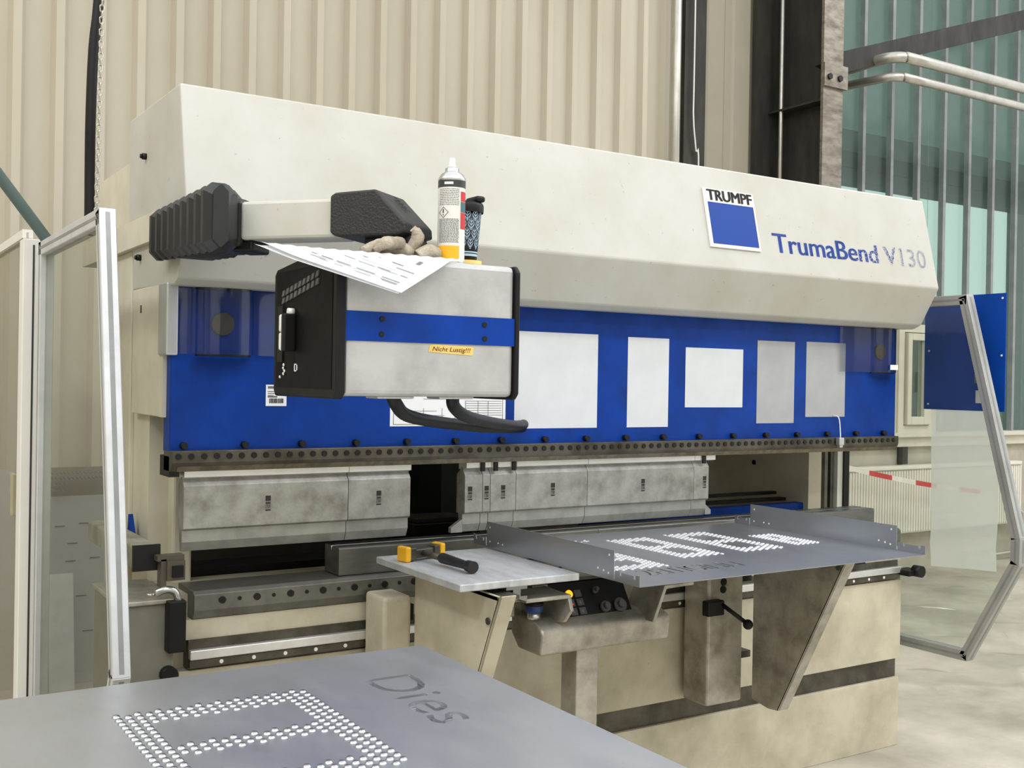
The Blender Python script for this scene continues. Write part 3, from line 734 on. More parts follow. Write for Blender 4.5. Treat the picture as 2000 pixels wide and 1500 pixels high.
for k in range(14): 
    o_ = .62+.006*k
    b.face([q+nn*.0012+V((0,0,.0025)) for q in (Fp+(Rp-Fp)*o_+(Lp-Fp)*.12, Fp+(Rp-Fp)*(o_+.003)+(Lp-Fp)*.12, Fp+(Rp-Fp)*(o_+.003)+(Lp-Fp)*.15, Fp+(Rp-Fp)*o_+(Lp-Fp)*.15)])
b.build('printed_barcode', ink, pp)
# crumpled work glove behind the paper
gl = MB()
def finger(pts, rad): gl.tube(pts, rad, 10, 4)
gc = V((1.165,2.345,1.892))
gl.sphere(gc+V((.0,0,.012)), .048, (1.0,.7,.42), 18)
gl.sphere(gc+V((.055,.01,.010)), .034, (1.1,.8,.5), 16)
for dx, ln, dz in ((-.01,.085,.012),(-.022,.095,.006),(-.03,.09,.000),(-.034,.075,-.004)):
    y0 = -.03+(-.03-dx)*.9
    finger([gc+V((dx,y0+.02,.012+dz)), gc+V((dx-.035,y0,.014+dz)), gc+V((dx-.065,y0-.008,.006+dz*.6)), gc+V((dx-ln,y0-.01,.0))], [.0145,.0145,.014,.0135,.012,.009])
finger([gc+V((.03,-.01,.02)), gc+V((.036,-.02,.04)), gc+V((.034,-.022,.056)), gc+V((.026,-.02,.066))], [.016,.015,.013,.009])
finger([gc+V((.035,-.03,.0)), gc+V((.06,-.035,.012)), gc+V((.085,-.025,.014)), gc+V((.10,-.01,.004))], [.015,.016,.015,.012])
for v in gl.bm.verts:
    q = v.co*90; v.co += V((math.sin(q.y+q.z*1.3), math.sin(q.x*1.1+q.z), math.sin(q.x+q.y*.9)))*.0022
one(gl, 'work_glove', glovem, 'dirty beige work glove crumpled on the control box beside the black joint', 'glove')

# --- papers and labels on the blue ram
def notice(name, x0, x1, z0, z1, mt, label, cat='paper', grp=None, y=3.2, t=.0015):
    return one(MB().box(x0, x1, y-t, y, z0, z1), name, mt, label, cat, grp)
bl = notice('barcode_label', 1.145, 1.211, 1.508, 1.573, white, 'small white barcode label on the blue ram left of the control box', 'label')
b = MB(); random.seed(9); x = -.022
while x < .022:
    w = random.choice((.0012,.002,.003)); b.box(x, x+w, -.0022, -.0006, .009, .023); x += w+random.choice((.0012,.002))
for z, w, t in ((.058,.026,.0022),(.054,.040,.0022),(.044,.022,.0012),(.038,.052,.0012),(.032,.018,.0012),(.027,.030,.003)): b.box(-.027, -.027+w, -.0022, -.0006, z, z+t)
b.build('label_print', ink, bl, local=True)
dr = notice('technical_drawing', 1.565, 2.008, 1.442, 1.60, white, 'white technical drawing sheet on the ram behind the black hoses', 'paper')
b = MB()
def dl(x0, x1, z0, z1): b.box(x0, x1, -.0022, -.0006, z0, z1)
for z in (.006, .149): dl(-.21, .21, z, z+.0012)
for x in (-.21, .209): dl(x, x+.0012, .006, .15)
for z in (.036,.044,.052,.06,.068,.076,.084): dl(.06, .205, z, z+.0008)
for x in (.06,.11,.15): dl(x, x+.001, .03, .085)
for z, a, c_ in ((.05,-.19,-.05),(.035,-.18,-.02),(.09,-.1,.02),(.025,-.05,.05)): dl(a, c_, z, z+.0009)
for x in (-.17,-.10,-.03,.02): dl(x, x+.001, .02, .06)
b.build('drawing_lines', inkgrey, dr, local=True)
notice('notice_sheet', 2.045, 2.405, 1.43, 1.772, whitesoft, 'largest white notice sheet on the ram, just right of the control box', 'notice', 'notice sheets on the blue ram')
notice('notice_sheet', 2.545, 2.745, 1.43, 1.768, whitesoft, 'tall narrow white notice sheet, second from the left on the ram', 'notice', 'notice sheets on the blue ram')
notice('notice_sheet', 2.83, 3.135, 1.505, 1.738, whitesoft, 'landscape white notice sheet in the middle of the ram', 'notice', 'notice sheets on the blue ram')
notice('notice_sheet', 3.215, 3.43, 1.44, 1.778, greynotice, 'grey tall notice sheet, second from the right on the ram', 'notice', 'notice sheets on the blue ram')
notice('notice_sheet', 3.50, 3.742, 1.465, 1.782, greynotice, 'grey notice sheet furthest right on the ram, above the hanging plug', 'notice', 'notice sheets on the blue ram')
pg = thing('hanging_plug', 'small clear plug on a wire hanging in front of the clamp bar', 'plug', (3.668,3.155,1.335))
MB().tube([(3.666,3.196,1.470),(3.667,3.165,1.462),(3.668,3.156,1.40),(3.668,3.155,1.376)], .0025, 8, 4).build('wire', mirrorw, pg)
MB().box(3.653, 3.683, 3.145, 3.168, 1.345, 1.378, .004).box(3.658, 3.678, 3.148, 3.165, 1.335, 1.347, .003).build('plug_body', alu, pg)

# --- punches clamped in the ram, one thing each
def punch(x0, x1, label, clip=None, stamp=True, sx=None, hornL=False, hornR=False, grp='upper bending punches'):
    xc = (x0+x1)/2
    p = thing('bending_punch', label, 'punch', (xc,3.21,1.077), grp)
    g = .0008
    MB().prism([(3.200,1.272),(3.200,1.146),(3.206,1.140),(3.258,1.140),(3.258,1.272),(3.225,1.300),(3.216,1.292)], 'X', x0+g, x1-g).build('punch_body', punchm, p, bev=.001)
    tl_ = x0-.022 if hornL else x0+g; tr2 = x1+.03 if hornR else x1-g
    MB().prism([(3.196,1.3155),(3.196,1.298),(3.216,1.292),(3.25,1.292),(3.25,1.3155)], 'X', tl_ if not hornL else x0+.004, tr2).build('tang', tang, p)
    lo = [(3.215,1.140),(3.215,1.105),(3.228,1.077),(3.234,1.077),(3.245,1.140)]
    b = MB().prism(lo, 'X', x0+g, x1-g)
    if hornL: b.prism([(x0+.002,1.122),(x0-.042,1.094),(x0-.042,1.077),(x0+.002,1.077)], 'Y', 3.216, 3.235)
    if hornR: b.prism([(x1-.002,1.122),(x1+.028,1.098),(x1+.028,1.080),(x1-.002,1.080)], 'Y', 3.216, 3.235)
    b.build('blade', punchlow, p, bev=.001)
    if stamp:
        s_ = sx if sx is not None else xc
        MB().box(s_-.008, s_+.008, 3.1985, 3.2003, 1.218, 1.234).build('stamp_square', logo_black, p)
        MB().box(s_-.008, s_+.008, 3.1985, 3.2003, 1.188, 1.192).build('stamp_bar', logo_black, p)
        q = fit_text('150', (s_-.0072,3.2002,1.195), XA, ZA, .0145, .011, .0012)
        for k in range(6):
            xx = s_-.007+.0026*k; q.box(xx, xx+.0012, 3.1985, 3.2003, 1.208, 1.215)
        q.build('stamp_print', ink, p)
    if clip: MB().box(clip-.009, clip+.007, 3.188, 3.198, 1.285, 1.316, .002).build('release_clip', blackmetal, p)
    return p
punch(.90, 1.423, 'long steel punch at the left end of the clamp bar', sx=1.158)
punch(1.423, 1.645, 'short steel punch right of the long left one, beside the gap', sx=1.53)
punch(1.851, 1.922, 'first narrow punch right of the gap, with a pointed horn', clip=1.868+.05, sx=1.872, hornL=True)
punch(1.922, 1.953, 'narrowest punch, second from the gap', clip=1.97, sx=1.938)
punch(1.953, 2.058, 'third punch right of the gap, under the third black clip', clip=2.045, sx=2.005)
punch(2.058, 2.368, 'fourth punch right of the gap, the shorter of the two wide ones', sx=2.215)
punch(2.368, 2.884, 'widest steel punch in the right group of punches', sx=2.629)
punch(2.884, 2.962, 'last punch at the right end, with horn and black clip', clip=2.93, sx=2.94, hornR=True)
# --- lower die on the rail
dprof = [(3.172,.974),(3.172,1.058),(3.178,1.062),(3.226,1.062),(3.232,1.048),(3.238,1.062),(3.285,1.062),(3.285,.974)]
one(MB().prism(dprof, 'X', 1.382, 2.40), 'lower_die', diem, 'left lower die block on the bed rail behind the hammer plate', 'die', 'lower dies on the bed rail', bev=.001)
one(MB().prism(dprof, 'X', 2.401, 3.915), 'lower_die', diem, 'right lower die block on the bed rail behind the folded tray', 'die', 'lower dies on the bed rail', bev=.001)

# --- sheet support arms on the lower guide
def arm(X, xm0, xm1, ztop, label, lever, slope, zb):
    a = thing('sheet_support', label, 'sheet support', (X,2.9,zb), 'sheet supports on the bed')
    MB().box(xm0, xm1, 2.99, 3.125, zb+.01, .93, .012, 3).build('mount_column', castalu if lever else bedcream, a)
    (y1, z1), (y0, z0) = slope
    MB().prism([(2.985,ztop),(y1,ztop),(y0,z0),(2.90,z0-.004),(2.985,z0+.012)], 'X', X, X+.010).build('side_plate', castalu if lever else bedcream, a, bev=.002)
    d = V((0, y0-y1, z0-ztop)).normalized()
    MB().prism([(y1,ztop),(y0,z0),(y0+.008,z0),(y1+.008,ztop)], 'X', X, X+.055).build('edge_flange', castalu if lever else bedcream, a, bev=.002)
    MB().box(X, X+.07, y1+.01, 2.985, ztop-.012, ztop-.002).build('top_flange', castalu if lever else darksteel, a)
    MB().cyl((X-.001,y1+.055,ztop-.075),(X-.005,y1+.055,ztop-.075), .010, n=12).build('bolt', darksteel, a)
    MB().box(xm1-.01, X+.005, 3.0, 3.1, .56, .585).build('lower_strut', darksteel, a)
    MB().box(xm1-.01, X+.005, 3.0, 3.1, .85, .90).build('upper_strut', blackmetal, a)
    if lever:
        lv_ = MB().box(xm0-.03, xm0+.05, 2.955, 2.99, .745, .80, .004).cyl((xm0+.04,2.96,.785),(xm0+.105,2.90,.722), .008).sphere((xm0+.11,2.895,.716), .019).build('clamp_lever', black, a)
        MB().cyl((xm0+.075,2.991,.86),(xm0+.075,2.986,.86), .014).cyl((xm0+.073,2.991,.832),(xm0+.073,2.986,.832), .014).build('key_slot', black, a)
    return a
arm(3.00, 2.775, 2.955, 1.040, 'dark triangular support arm under the right part of the folded tray', True, ((2.522,1.04),(2.85,.392)), .392)
arm(1.555, 1.452, 1.548, 1.012, 'cream support arm under the steel plate that carries the hammer', False, ((2.49,1.012),(2.70,.55)), .55)
# support plate, its T-slot bar and the hammer
hp = thing('support_plate', 'thick worn steel table plate under the hammer', 'plate', (1.67,2.8,1.022))
MB().box(1.460, 1.857, 2.540, 3.066, 1.024, 1.045, .003).build('plate_top', plate, hp)
MB().prism([(1.62,1.024),(1.69,1.024),(1.69,1.012),(1.668,1.012),(1.668,.992),(1.69,.992),(1.69,.975),(1.66,.985),(1.63,.975),(1.62,.992),(1.643,.992),(1.643,1.012),(1.62,1.012)], 'Y', 2.56, 3.05).build('slot_bar', sheetd, hp)
hm = thing('hammer', 'soft-faced hammer with yellow striking faces and black grip', 'hammer', (1.56,2.9,1.045))
hdir = V((.978,.21,0)).normalized(); hy = V((-.21,.978,0)); hc = V((1.560,2.955,1.068))
def hx(a, b_, c_): return hc+hdir*a+hy*b_+V((0,0,c_))
def hbox(mb, a0, a1, b0, b1, c0, c1, bev):
    bb = bmesh.new(); bmesh.ops.create_cube(bb, size=1)
    for v in bb.verts: v.co = hx(a0+(v.co.x+.5)*(a1-a0), b0+(v.co.y+.5)*(b1-b0), c0+(v.co.z+.5)*(c1-c0))
    bmesh.ops.recalc_face_normals(bb, faces=bb.faces); bmesh.ops.bevel(bb, geom=list(bb.edges), offset=bev, segments=2, profile=.5, affect='EDGES')
    mb.add(bb); return mb
hh = hbox(hbox(hbox(MB(), -.042, .042, -.015, .015, -.015, .013, .004), -.058, -.036, -.021, .021, -.02, .02, .004), .036, .058, -.021, .021, -.02, .02, .004).build('hammer_head', darksteel, hm)
for s_ in (-1, 1): hbox(MB(), min(s_*.058, s_*.078), max(s_*.058, s_*.078), -.0235, .0235, -.0225, .0235, .005).build('striking_face', yellow, hm)
he = V((1.575,2.665,1.064)); st = hx(0, -.01, 0)
dd = (he-st)
MB().cyl(hx(0,.014,0), st+dd*.42, .009, .010, 14).build('handle_neck', darksteel, hm)
b = MB(); rr = []; ppp = []
for k in range(30):
    t = .38+.62*k/29; ppp.append(st+dd*t); rr.append((.0145+.002*math.sin(t*5))*(1 if k % 2 else .93) if k < 24 else .0165+.001*(k-24)/5)
b.tube(ppp, rr, 14); b.build('grip', rubber, hm)

# --- folded sheet-metal tray (workpiece) with embossed figures and cut letters
TX0, TX1, TY0, TY1, TZ = 1.862, 3.060, 2.272, 3.150, 1.050
def cut_sheet(x0, x1, y0, y1, z, t, texts, name, mt, parent):
    """flat sheet with letters cut right through it; texts: (string, origin, ux, uy, width, height)"""
    cu_ = bpy.data.curves.new(name, 'CURVE'); cu_.dimensions = '2D'; cu_.fill_mode = 'BOTH'; cu_.extrude = t/2; cu_.resolution_u = 4
    sp_ = cu_.splines.new('POLY'); sp_.points.add(3)
    for p_, q in zip(sp_.points, ((x0,y0),(x1,y0),(x1,y1),(x0,y1))): p_.co = (*q, 0, 1)
    sp_.use_cyclic_u = True
    for body, o_, ux, uy, w, h_ in texts:
        me = text_mesh(body, 1., offset=0.0); bx = bounds(me); bpy.data.meshes.remove(me)
        fc = bpy.data.curves.new('t', 'FONT'); fc.body = body; fc.resolution_u = 4
        fo = bpy.data.objects.new('t', fc); COL.objects.link(fo)
        for ob in bpy.context.selected_objects: ob.select_set(False)
        fo.select_set(True); bpy.context.view_layer.objects.active = fo
        bpy.ops.object.convert(target='CURVE')
        src = fo.data
        def mp(c_): 
            a = (c_[0]-bx[0])*w/(bx[1]-bx[0]); b_ = (c_[1]-bx[2])*h_/(bx[3]-bx[2])
            return (o_[0]+ux[0]*a+uy[0]*b_, o_[1]+ux[1]*a+uy[1]*b_)
        for s_ in src.splines:
            pts = []
            if s_.type == 'BEZIER':
                bp = s_.bezier_points; n = len(bp)
                for i in range(n):
                    p0 = bp[i].co; h0 = bp[i].handle_right; h1 = bp[(i+1) % n].handle_left; p1 = bp[(i+1) % n].co
                    for k in range(4):
                        t_ = k/4; pts.append(p0*(1-t_)**3+h0*3*t_*(1-t_)**2+h1*3*t_*t_*(1-t_)+p1*t_**3)
            else: pts = [p_.co for p_ in s_.points]
            ns = cu_.splines.new('POLY'); ns.points.add(len(pts)-1); ns.use_cyclic_u = True
            for p_, q in zip(ns.points, pts): p_.co = (*mp(q), 0, 1)
        bpy.data.objects.remove(fo)
    o = bpy.data.objects.new('t', cu_); COL.objects.link(o)
    me = bpy.data.meshes.new_from_object(o.evaluated_get(bpy.context.evaluated_depsgraph_get()))
    bpy.data.objects.remove(o); bpy.data.curves.remove(cu_)
    mb = MB(); mb.mesh(me, Matrix.Translation((0, 0, z))); return mb
def dot(mb, x, y, z, rx, ry, hgt):
    b = mb.bm; n = 8; top = b.verts.new((x, y, z+hgt)); A_ = []; B_ = []
    for k in range(n):
        c_, s_ = math.cos(2*PI*k/n), math.sin(2*PI*k/n)
        A_.append(b.verts.new((x+rx*c_, y+ry*s_, z))); B_.append(b.verts.new((x+rx*.7*c_, y+ry*.7*s_, z+hgt*.75)))
    for k in range(n):
        j = (k+1) % n
        b.faces.new((A_[k], A_[j], B_[j], B_[k])).smooth = True; b.faces.new((B_[k], B_[j], top)).smooth = True
def figure8(mb, x0, x1, y0, y1, z, st, rows=3, rx=.006, ry=.0085, hgt=.003, mid=True):
    w = rows*st; seen = set()
    nx = int(round((x1-x0)/st)); ny = int(round((y1-y0)/st/1.25))
    for i in range(nx+1):
        for j in range(ny+1):
            x = x0+(x1-x0)*i/nx; y = y0+(y1-y0)*(j+.5*(i % 2))/ny
            if y > y1+.001: continue
            ym = (y0+y1)/2
            if x < x0+w-.1*st or x > x1-w+.1*st or y < y0+w*1.1 or y > y1-w*1.1 or (mid and abs(y-ym) < w*.6): dot(mb, x, y, z, rx, ry, hgt)
ty = thing('folded_tray', 'folded sheet-metal tray with embossed figures lying against the die', 'workpiece', (2.46,2.7,1.047))
b = cut_sheet(TX0, TX1, TY0, TY1, TZ-.001, .002, [('2EITIGINN', (2.00,2.395), (1,0), (0,1), .375, .085)], 'tray_base', sheet, ty)
b.build('tray_base', sheettray, ty)
b = MB()
figure8(b, 2.300, 2.462, 2.592, 2.985, TZ, .0165); figure8(b, 2.570, 2.748, 2.598, 3.0, TZ, .0165)
figure8(b, 2.842, 2.950, 2.622, 2.852, TZ, .0125, rx=.0046, ry=.0062); figure8(b, 1.95, 2.15, 2.50, 2.82, TZ, .0165)
for k in range(14): dot(b, 2.16+random.random()*.08, 3.0+random.random()*.03, TZ, .004, .005, .002)
em = b.build('embossing', M('embossed_bright', (216,218,220), .45, .35, var=.05), ty); em['kind'] = 'stuff'; em['label'] = 'bright embossed dots forming block figures'
def tray_side(X, nm):
    zt, zl = 1.132, 1.078
    pts = [(TY0,1.048),(TY0,zl),(TY0+.018,zl),(TY0+.018,zl-.012),(TY0+.026,zl-.012),(TY0+.026,zl-.003),(TY0+.078,zl-.003),(TY0+.078,zl-.012),(TY0+.086,zl-.012),(TY0+.086,zl),(TY0+.108,zl),(TY0+.110,1.052),(TY0+.113,1.052),(TY0+.113,zt),(3.067,zt),(3.067,1.052),(3.071,1.052),(3.073,zl),(3.083,zl),(3.083,zl-.012),(3.091,zl-.012),(3.091,zl-.003),(3.128,zl-.003),(3.128,zl-.012),(3.136,zl-.012),(3.136,zl),(3.152,zl+.004),(3.152,1.048)]
    w = MB().prism(pts, 'X', X-.001, X+.001).build('tray_flange', sheettray, ty)
    hb = MB()
    for y, z in ((2.407,1.117),(2.41,1.066),(2.432,1.07),(2.458,1.073),(3.047,1.114),(3.047,1.068),(2.995,1.069),(2.968,1.068)): hb.cyl((X-.0016,y,z),(X+.0016,y,z), .0032, n=10)
    hb.build('hole_light_discs', mirrorw, w)  # solid white discs: light showing through the flange holes, put into colour
tray_side(TX0, 'a'); tray_side(TX1, 'b')

# --- two-hand operating console on its post
oc = thing('operator_console', 'aluminium two-hand foot console with black button panel standing before the bed', 'control console', (1.95,2.66,0))
MB().prism([(2.600,.80),(2.592,.865),(2.60,.878),(2.66,.90),(2.76,.905),(2.76,.84),(2.72,.80)], 'X', 1.765, 2.25, .008, 3).build('console_body', castalu, oc)
pn = MB().prism([(2.628,.870),(2.70,.985),(2.715,.985),(2.70,.87)], 'X', 1.856, 2.135).build('button_panel', black, oc)
MB().box(1.80, 2.25, 2.70, 2.76, .90, .985).build('console_back', castalu, oc)
pu = V((0,2.70-2.628,.985-.870)).normalized(); po = V((1.856,2.628,.870)); pnn = XA.cross(pu).normalized()
for i in range(3):
    for j in range(3):
        lit = (i == 1 and j == 2)
        u_0 = .016+i*.033; v_0 = .030+j*.028
        o = quad_on(MB(), po+pnn*.001, XA, pu, u_0, u_0+.024, v_0, v_0+.022, .004).build('push_button', btn, pn)
        if lit: MB().cyl(po+XA*(u_0+.012)+pu*(v_0+.011)+pnn*.004, po+XA*(u_0+.012)+pu*(v_0+.011)+pnn*.009, .012).build('amber_lamp', amber, o)
        elif i == 1 and j == 1: quad_on(quad_on(MB(), po+pnn*.005, XA, pu, u_0+.006, u_0+.009, v_0+.004, v_0+.018, .0008), po+pnn*.005, XA, pu, u_0+.012, u_0+.018, v_0+.005, v_0+.008, .0008).build('lit_symbol', redlit, o)
        elif j < 2: quad_on(MB(), po+pnn*.005, XA, pu, u_0+.008, u_0+.014, v_0+.006, v_0+.015, .0006).build('button_symbol', inkgrey, o)
for u_1, v_1, r1, mm in ((.160,.100,.010,btn),(.178,.045,.017,btn),(.235,.045,.022,btn)):
    q = po+XA*u_1+pu*v_1; MB().cyl(q, q+pnn*.012, r1).cyl(q+pnn*.012, q+pnn*.024, r1*.55).build('rotary_switch', mm, pn)
# left shroud over the stop button, right shroud
def shroud(top, bot, X0, X1):
    return MB().prism([(2.59,.895),(2.555,.935),(2.57,.975),(2.74,.985),(2.74,.89),(2.64,.885)], 'X', X0, X1, .002)
shroud(0, 0, 1.838, 1.850).box(1.690, 1.848, 2.565, 2.76, .968, .980, .003).box(1.69, 1.74, 2.70, 2.76, .90, .975, .003).build('left_shroud', castalu, oc)
b = MB()
b.prism([(2.150,.868),(2.162,.868),(2.205,.965),(2.315,.968),(2.315,.978),(2.197,.976)], 'Y', 2.56, 2.74, .002).build('right_shroud', castalu, oc)
es = MB().cyl((1.775,2.652,.90),(1.775,2.652,.918), .020).build('stop_button_base', chrome, oc)
MB().lathe([(0,.052),(.024,.050),(.027,.044),(.027,.026),(.020,.018),(.018,.016),(0,.016)], (1.775,2.652,.90), 24).build('stop_button', bluebutton, oc)
MB().lathe([(0,.056),(.026,.053),(.0285,.047),(.0285,.040),(0,.040)], (1.775,2.652,.90), 24).build('stop_button_cap', black, oc)
MB().box(1.91, 1.99, 2.62, 2.70, 0.02, .805, .004).build('post', castalu, oc)
MB().box(1.78, 2.1, 2.5, 2.82, 0, .02, .004).build('foot_plate', castalu, oc)

# --- stack of cut sheets in the foreground on a lift table
SZ = .920
texts = [('Dies', (1.032,2.232), (0,-1), (1,0), .36, .118)]
names = ['top sheet of the foreground stack, with embossed dots and cut letters', 'second sheet in the foreground stack, under the top one', 'third sheet in the foreground stack', 'fourth sheet in the foreground stack', 'fifth sheet in the foreground stack', 'bottom sheet of the foreground stack, on the lift table']
for k in range(6):
    j = (0, .0015, -.001, .002, -.0015, .001)[k]
    zt = SZ-k*.0035
    tx = [] if k == 5 else [(texts[0][0], (texts[0][1][0]+j, texts[0][1][1]+j), *texts[0][2:])]
    root = thing('cut_sheet', names[k], 'sheet metal', (.5,1.7,zt-.0032), 'stacked cut sheets in the foreground')
    cut_sheet(-.75+j, 1.300+j, .55+j, 2.458+j, zt-.0016, .0030, tx, 'sheet_panel', sheet, root).build('sheet_panel', sheet, root)
    if k == 0:
        b = MB(); figure8(b, .50, .885, 1.72, 2.225, zt, .020, 3, .0085, .0085, .005)
        b.build('embossing', M('embossed_sheet_dots', (176,178,182), .26, 1., var=.05), root)['kind'] = 'stuff'
lt = thing('lift_table', 'dark steel lift table under the foreground sheet stack', 'table', (.4,1.5,0))
MB().box(-.72, 1.26, .6, 2.42, .80, SZ-.0213).build('table_top', darksteel, lt)
for x in (-.6, 1.1):
    for y in (.75, 2.2): MB().box(x, x+.08, y, y+.08, 0, .80).build('leg', darksteel, lt)

# ================================================================== GUARDS
def profile(mb_list, pts, x0, x1, w, nm, par, mt):
    """frame bars along a closed (y,z) path, each bar its own part with slots"""
    n = len(pts)
    for i in range(n):
        a = V((0,)+pts[i]); c_ = V((0,)+pts[(i+1) % n]); d = (c_-a).normalized(); q = V((0,-d.z,d.y))
        a2 = a-d*0; c2 = c_+d*0
        poly = [(p.y, p.z) for p in (a2, c2, c2+q*w, a2+q*w)]
        o = MB().prism(poly, 'X', x0, x1, .002, 1).build(nm, mt, par)
        for xx, s_ in ((x0, -1), (x1, 1)):
            mid = [a2+d*.01+q*w*.40, c2-d*.01+q*w*.40, c2-d*.01+q*w*.60, a2+d*.01+q*w*.60]
            MB().prism([(p.y, p.z) for p in mid], 'X', xx-.0008, xx+.0008).build('profile_slot', sillmet, o)
        # slot on the outer edge
        xm = (x0+x1)/2
        bb = MB(); e_ = [a2-q*.0006+d*.01, c2-q*.0006-d*.01]
        bb.face([V((xm-.006, e_[0].y, e_[0].z)), V((xm+.006, e_[0].y, e_[0].z)), V((xm+.006, e_[1].y, e_[1].z)), V((xm-.006, e_[1].y, e_[1].z))])
        bb.build('profile_slot', sillmet, o)
def inset(pts, w):
    # shrink the polygon by w (convex, given counter-clockwise in (y,z) as drawn)
    n = len(pts); out = []
    for i in range(n):
        a = V((*pts[i-1], 0)); b_ = V((*pts[i], 0)); c_ = V((*pts[(i+1) % n], 0))
        d1 = (b_-a).normalized(); d2 = (c_-b_).normalized(); q1 = V((-d1.y, d1.x, 0)); q2 = V((-d2.y, d2.x, 0))
        k = (q1+q2); k = k/max(.3, k.dot(q1)); out.append((b_.x+k.x*w, b_.y+k.y*w))
    return out
gl_pts = [(2.960,2.030),(2.722,.86),(2.97,.39),(3.89,.39),(3.89,2.030)]
g1 = thing('guard_door', 'open aluminium framed clear guard door on the left of the machine', 'guard door', (.62,3.3,.39))
profile(None, gl_pts, .603, .646, .045, 'frame_bar', g1, aluL)
MB().prism(inset(gl_pts, .045), 'X', .620, .626).build('clear_pane', poly, g1)
# the door rests on a floor stand at its rear edge
MB().box(.605, .644, 3.80, 3.88, 0, .39).box(.56, .69, 3.72, 3.92, 0, .01).build('door_post', aluL, g1)
gr_pts = [(2.986,2.012),(2.710,.965),(2.712,.85),(2.955,.392),(3.88,.392),(3.88,2.012)]
g2 = thing('guard_door', 'open aluminium framed clear guard door on the right of the machine', 'guard door', (4.3,3.2,.39))
profile(None, gr_pts, 4.275, 4.325, .045, 'frame_bar', g2, M('grey_profile', (176,176,172), .45, .5, var=.08))
MB().prism(inset(gr_pts, .045), 'X', 4.297, 4.303).build('clear_pane', clear('clear_polycarbonate_new', (243,245,242), .035, .06, diffuse=.02), g2)
MB().box(4.275, 4.325, 3.82, 3.875, 0, .392).box(4.15, 4.275, 3.30, 3.34, .40, .435).build('door_post', sillmet, g2)
g3 = thing('rear_guard', 'pale framed guard panel behind the left guard door', 'guard panel', (.62,4.6,0))
MB().box(.570, .636, 3.98, 4.06, 0, 2.05, .003).build('post', mirrorw, g3)
MB().box(.600, .606, 3.9785, 3.981, 0, 2.03).build('post_slot', ink, g3)
MB().box(.6365, .645, 3.99, 4.04, 0, 2.02).build('post_gap', black, g3)
MB().box(.590, .598, 4.06, 5.85, .05, 2.08).build('hazy_pane', polyL, g3)
MB().box(.578, .612, 4.06, 5.85, 2.06, 2.09).build('top_rail', mirrorw, g3)
MB().box(.570, .636, 5.85, 5.90, 0, 2.09).build('post', mirrorw, g3)
MB().box(.572, .589, 4.17, 4.22, 1.09, 1.24, .004).build('handle', M('beige_handle', (176,166,138), .5), g3)
# blue cover panel and the milky film under it, beyond the right guard door
bp_ = thing('blue_cover_panel', 'blue sheet-metal panel behind the right guard door', 'panel', (4.42,3.1,1.495))
MB().box(4.418, 4.424, 2.888, 3.305, 1.495, 2.022).build('panel_sheet', bluepanel, bp_)
b = MB()
for y, z in ((2.905,2.0),(2.905,1.745),(3.28,1.52),(3.28,1.77),(3.10,1.93)): b.cyl((4.4185,y,z),(4.416,y,z), .005, n=8)
b.build('rivet', mirrorw, bp_)
MB().box(4.415, 4.418, 2.985, 3.03, 1.53, 1.588, .002).build('white_tag', mirrorw, bp_)
MB().box(4.325, 4.418, 2.962, 2.975, 1.62, 1.66).build('panel_hinge', sillmet, bp_)
b = bmesh.new(); n = 20; G = []
for i in range(n+1):
    z = 1.53-(1.53-.755)*i/n; row = []
    for j in range(9):
        y = 2.918+.35*j/8; row.append(b.verts.new((4.4245+.012*abs(math.sin(i*.55))*(i/n)+.004*(1+math.sin(j*.9+i*.2))*(i/n), y-.0+.012*(i/n)*(.5-j/8), z+.028*(j/8-1)*(-1)*(i/n)*.9)))
    G.append(row)
for i in range(n):
    for j in range(8): b.faces.new((G[i][j], G[i+1][j], G[i+1][j+1], G[i][j+1])).smooth = True
mb = MB(); mb.add(b)
one(mb, 'milky_film_sheet', milky, 'milky translucent plastic sheet hanging below the blue panel', 'plastic sheet')
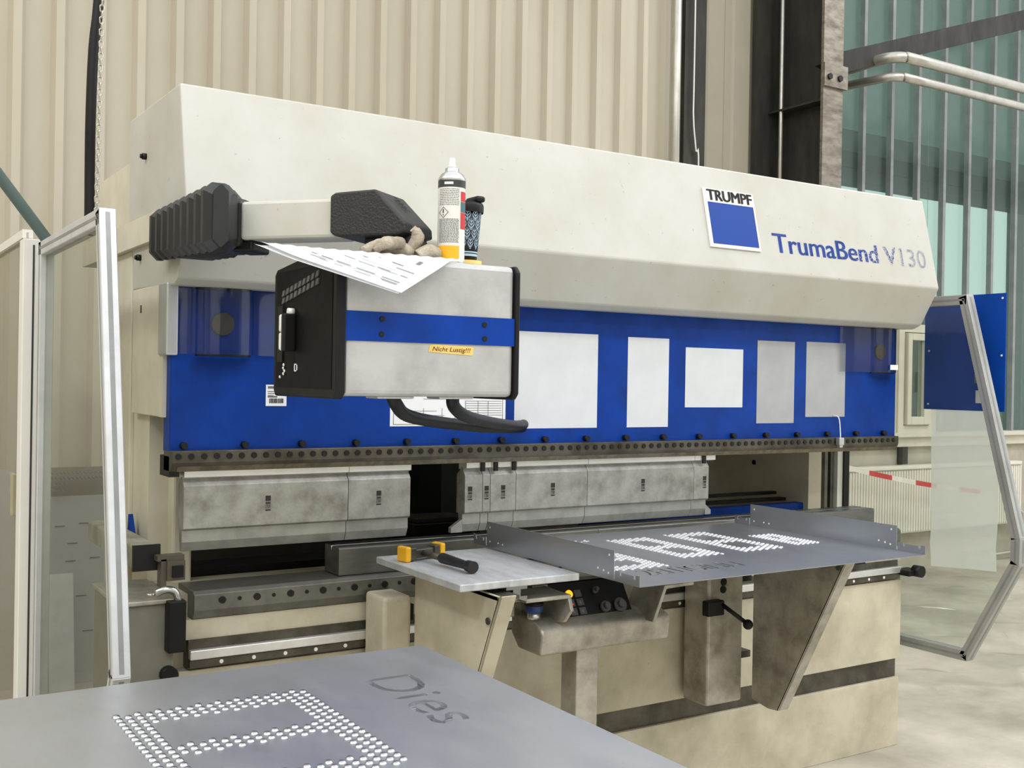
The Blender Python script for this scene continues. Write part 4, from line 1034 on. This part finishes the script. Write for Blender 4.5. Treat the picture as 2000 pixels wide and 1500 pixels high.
# hanging cable and chain at the left guard
one(MB().tube([(.625,3.20,1.985),(.627,3.20,2.03),(.626,3.20,2.17),(.624,3.19,2.3),(.629,3.19,2.5),(.645,3.19,2.75),(.655,3.19,3.6),(.655,3.19,5.5)], .014, 12, 4), 'black_cable', black, 'thick black cable hanging beside the chain above the left guard door', 'cable')
ch = MB(); z = 2.03; k = 0
while z < 3.4:
    c0 = V((.636+.012*min(1, (z-2.03)), 3.155, z)); pts = []
    for i in range(12):
        a = 2*PI*i/12; dx = .0055*math.cos(a); dz = .0055*math.sin(a)+(.0048 if math.sin(a) > 0 else -.0048)
        pts.append(c0+(V((dx, 0, dz)) if k % 2 else V((0, dx, dz))))
    ch.tube(pts, .0016, 6, closed=True); z += .0165; k += 1
one(ch, 'chain', galv, 'thin steel link chain hanging above the left guard door', 'chain')
one(MB().cyl((.630,3.86,2.03),(-3.52,3.86,7.53), .019), 'stay_pipe', greenpaint, 'grey-green slanting pipe at the rear corner of the left guard door', 'pipe')

# ================================================================== LIGHT
def area(name, loc, rot, sx, sy, power, col=(1,1,1)):
    l = bpy.data.lights.new(name, 'AREA'); l.shape = 'RECTANGLE'; l.size = sx; l.size_y = sy; l.energy = power; l.color = col
    o = bpy.data.objects.new(name, l); COL.objects.link(o); o.location = loc; o.rotation_euler = rot
area('hall_lamp', (1.5,-.6,6.0), (0,0,0), 9, .8, 150, (1,1,1))
area('hall_lamp', (1.5,-4.0,6.2), (0,0,0), 9, .8, 110, (1,1,1))
area('hall_lamp', (-3.2,1.5,6.0), (0,0,0), .8, 7, 165, (1,1,1))
area('hall_lamp', (8.0,2.2,6.4), (0,0,0), 5, .8, 120, (1,1,1))
area('front_fill_light', (.5,-8.6,3.6), (math.radians(90),0,0), 12, 3.2, 65, (1,1,1))  # added fill from behind the camera to lift the bed; no window there
w = bpy.data.worlds.new('world'); SC.world = w; w.use_nodes = True
bg_ = w.node_tree.nodes['Background']; bg_.inputs[0].default_value = (.95,.98,1,1); bg_.inputs[1].default_value = 1.0
SC.view_settings.view_transform = 'Standard'; SC.view_settings.look = 'None'; SC.view_settings.exposure = 0.5; SC.view_settings.gamma = 1
SC.cycles.max_bounces = 8; SC.cycles.transparent_max_bounces = 16
